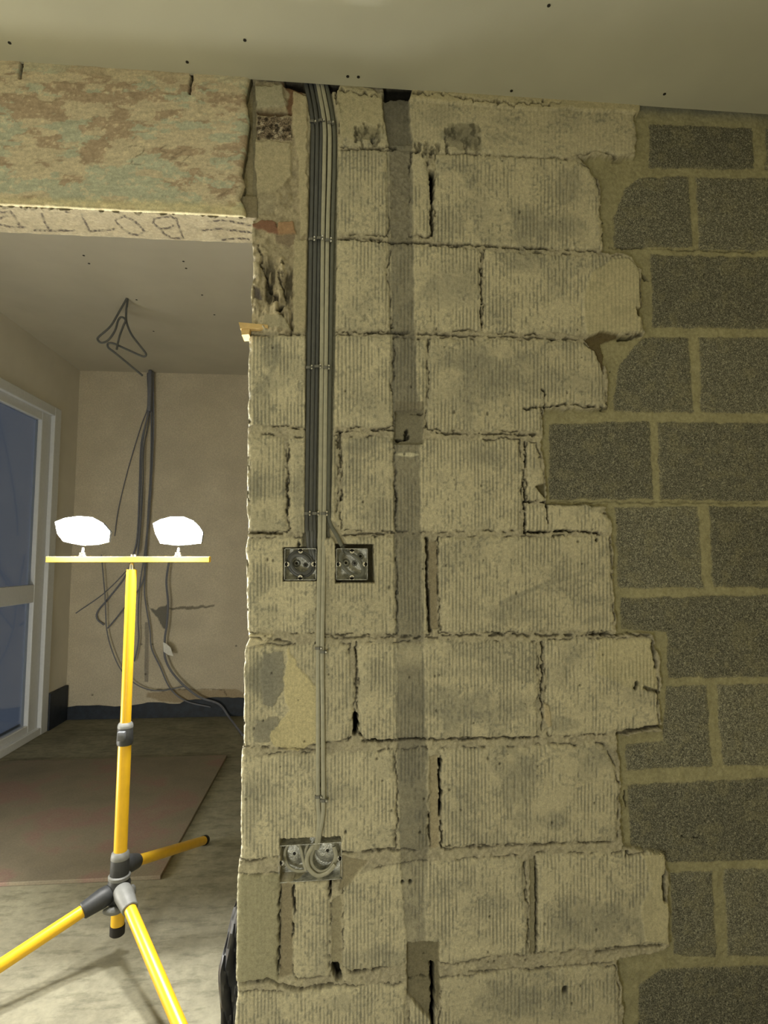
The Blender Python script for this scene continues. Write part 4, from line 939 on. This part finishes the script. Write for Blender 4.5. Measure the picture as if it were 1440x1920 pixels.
for (fx, fy), rad, h0, sm in feet:
    ft = V(onZ(fx, fy, .016)); dr = Vector((ft.x-h0.x, ft.y-h0.y, 0)).normalized()
    s0 = h0 + dr*.026; d = (ft-s0).normalized(); sE = s0+d*.07
    bm = bmesh.new(); tube(bm, [sE-d*.02, ft-d*.012], .0158, 20); lg = part('leg', bm, M['yellow'])
    bm = bmesh.new(); tube(bm, [ft-d*.022, ft-d*.020, ft, ft+d*.004], [.0168, .0180, .0180, .0150], 18); f_ = part('rubber_foot', bm, M['rubber'], lg)
    bm = bmesh.new(); tube(bm, [s0-d*.012, s0, s0+d*.02, sE, sE+d*.002], [.016, .024, .026, .0210, .0190], 20); part('leg_socket', bm, M[sm], lg)
    bm = bmesh.new(); sp = s0+Vector((0, -.02, -.006)); tube(bm, [sp, sp+Vector((0, -.006, 0))], [.0055, .0045], 12); part('pivot_bolt', bm, M['steel'], lg)
# crossbar
bl, br = V(onY(89, 1050, TY)), V(onY(394, 1048, TY))
bm = bmesh.new(); hb = .0085
box(bm, (bl.x, TY-.012, -hb), (br.x, TY+.012, hb), Matrix.Translation((0, 0, (bl.z+br.z)/2)), .0015)
for s_ in range(3): pass
cb = part('crossbar', bm, M['yellow_bar'], None, False)
bm = bmesh.new(); tube(bm, [at(1072), at(1060), at(1056)], [.0085, .007, .0045], 14); part('spigot', bm, M['steel'])
bm = bmesh.new(); zt = (bl.z+br.z)/2+hb; tube(bm, [(top.x+.004, TY, zt), (top.x+.004, TY, zt+.006)], .008, 12); part('bar_nut', bm, M['steel'])
# lamp heads
def head(cx, cy, wpx, outline, label):
    c = V(onY(cx, cy, TY)); P_ = []
    for a, b in outline: q_ = V(onY(a, b, TY-.03)); P_.append((q_.x, q_.z))
    H = child('lamp_head', *housing(P_, c), T)
    # domed lit lens
    bm = bmesh.new(); mx = sum(p[0] for p in P_)/len(P_); mz = sum(p[1] for p in P_)/len(P_); rings = []
    for s, yy in ((1.0, TY-.022), (1.0, TY-.024), (.95, TY-.027), (.75, TY-.029)):
        rings.append([bm.verts.new((mx+(x_-mx)*s, yy+(z_-mz)*-.42, mz+(z_-mz)*s)) for x_, z_ in P_])
    n = len(P_)
    for A_, B_ in zip(rings, rings[1:]):
        for i in range(n): bm.faces.new((A_[i], A_[(i+1) % n], B_[(i+1) % n], B_[i]))
    bm.faces.new(rings[-1]); bm.faces.new(rings[0][::-1]); bmesh.ops.recalc_face_normals(bm, faces=bm.faces)
    o = part('lit_lens', bm, M['lens'], H); tag(o, 'glaring white lens')
    kx = V(onY(cx-.0, 1035, TY)).x
    bm = bmesh.new(); z0_ = zt; tube(bm, [(kx, TY, z0_-.001), (kx, TY, z0_+.004), (kx, TY, z0_+.005), (kx, TY, z0_+.012)], [.011, .011, .009, .009], 18)
    part('mounting_nut', bm, M['steel'], H)
    bm = bmesh.new(); tube(bm, [(kx, TY, z0_+.010), (kx, TY+.004, z0_+.026)], .004, 10)
    part('bracket', bm, M['grey_plastic'], H)
def housing(P_, c):
    bm = bmesh.new(); mx = sum(p[0] for p in P_)/len(P_); mz = sum(p[1] for p in P_)/len(P_); rings = []
    for s, yy in ((1.03, TY-.0215), (1.0, TY+.0), (.9, TY+.018), (.6, TY+.028)):
        rings.append([bm.verts.new((mx+(x_-mx)*s, yy+(z_-mz)*-.42, mz+(z_-mz)*s)) for x_, z_ in P_])
    n = len(P_)
    for A_, B_ in zip(rings, rings[1:]):
        for i in range(n): bm.faces.new((A_[i], A_[(i+1) % n], B_[(i+1) % n], B_[i]))
    bm.faces.new(rings[0][::-1]); bm.faces.new(rings[-1])
    return bm, M['grey_plastic']
head(155, 998, 90, [(105,979),(125,972),(150,969),(175,971),(192,981),(203,996),(197,1016),(180,1020),(150,1022),(128,1018),(113,1014),(105,1000)], 'left')
head(334, 998, 90, [(288,982),(302,975),(322,970),(345,970),(362,977),(372,987),(378,998),(373,1018),(352,1020),(330,1022),(312,1020),(297,1018),(290,1000)], 'right')
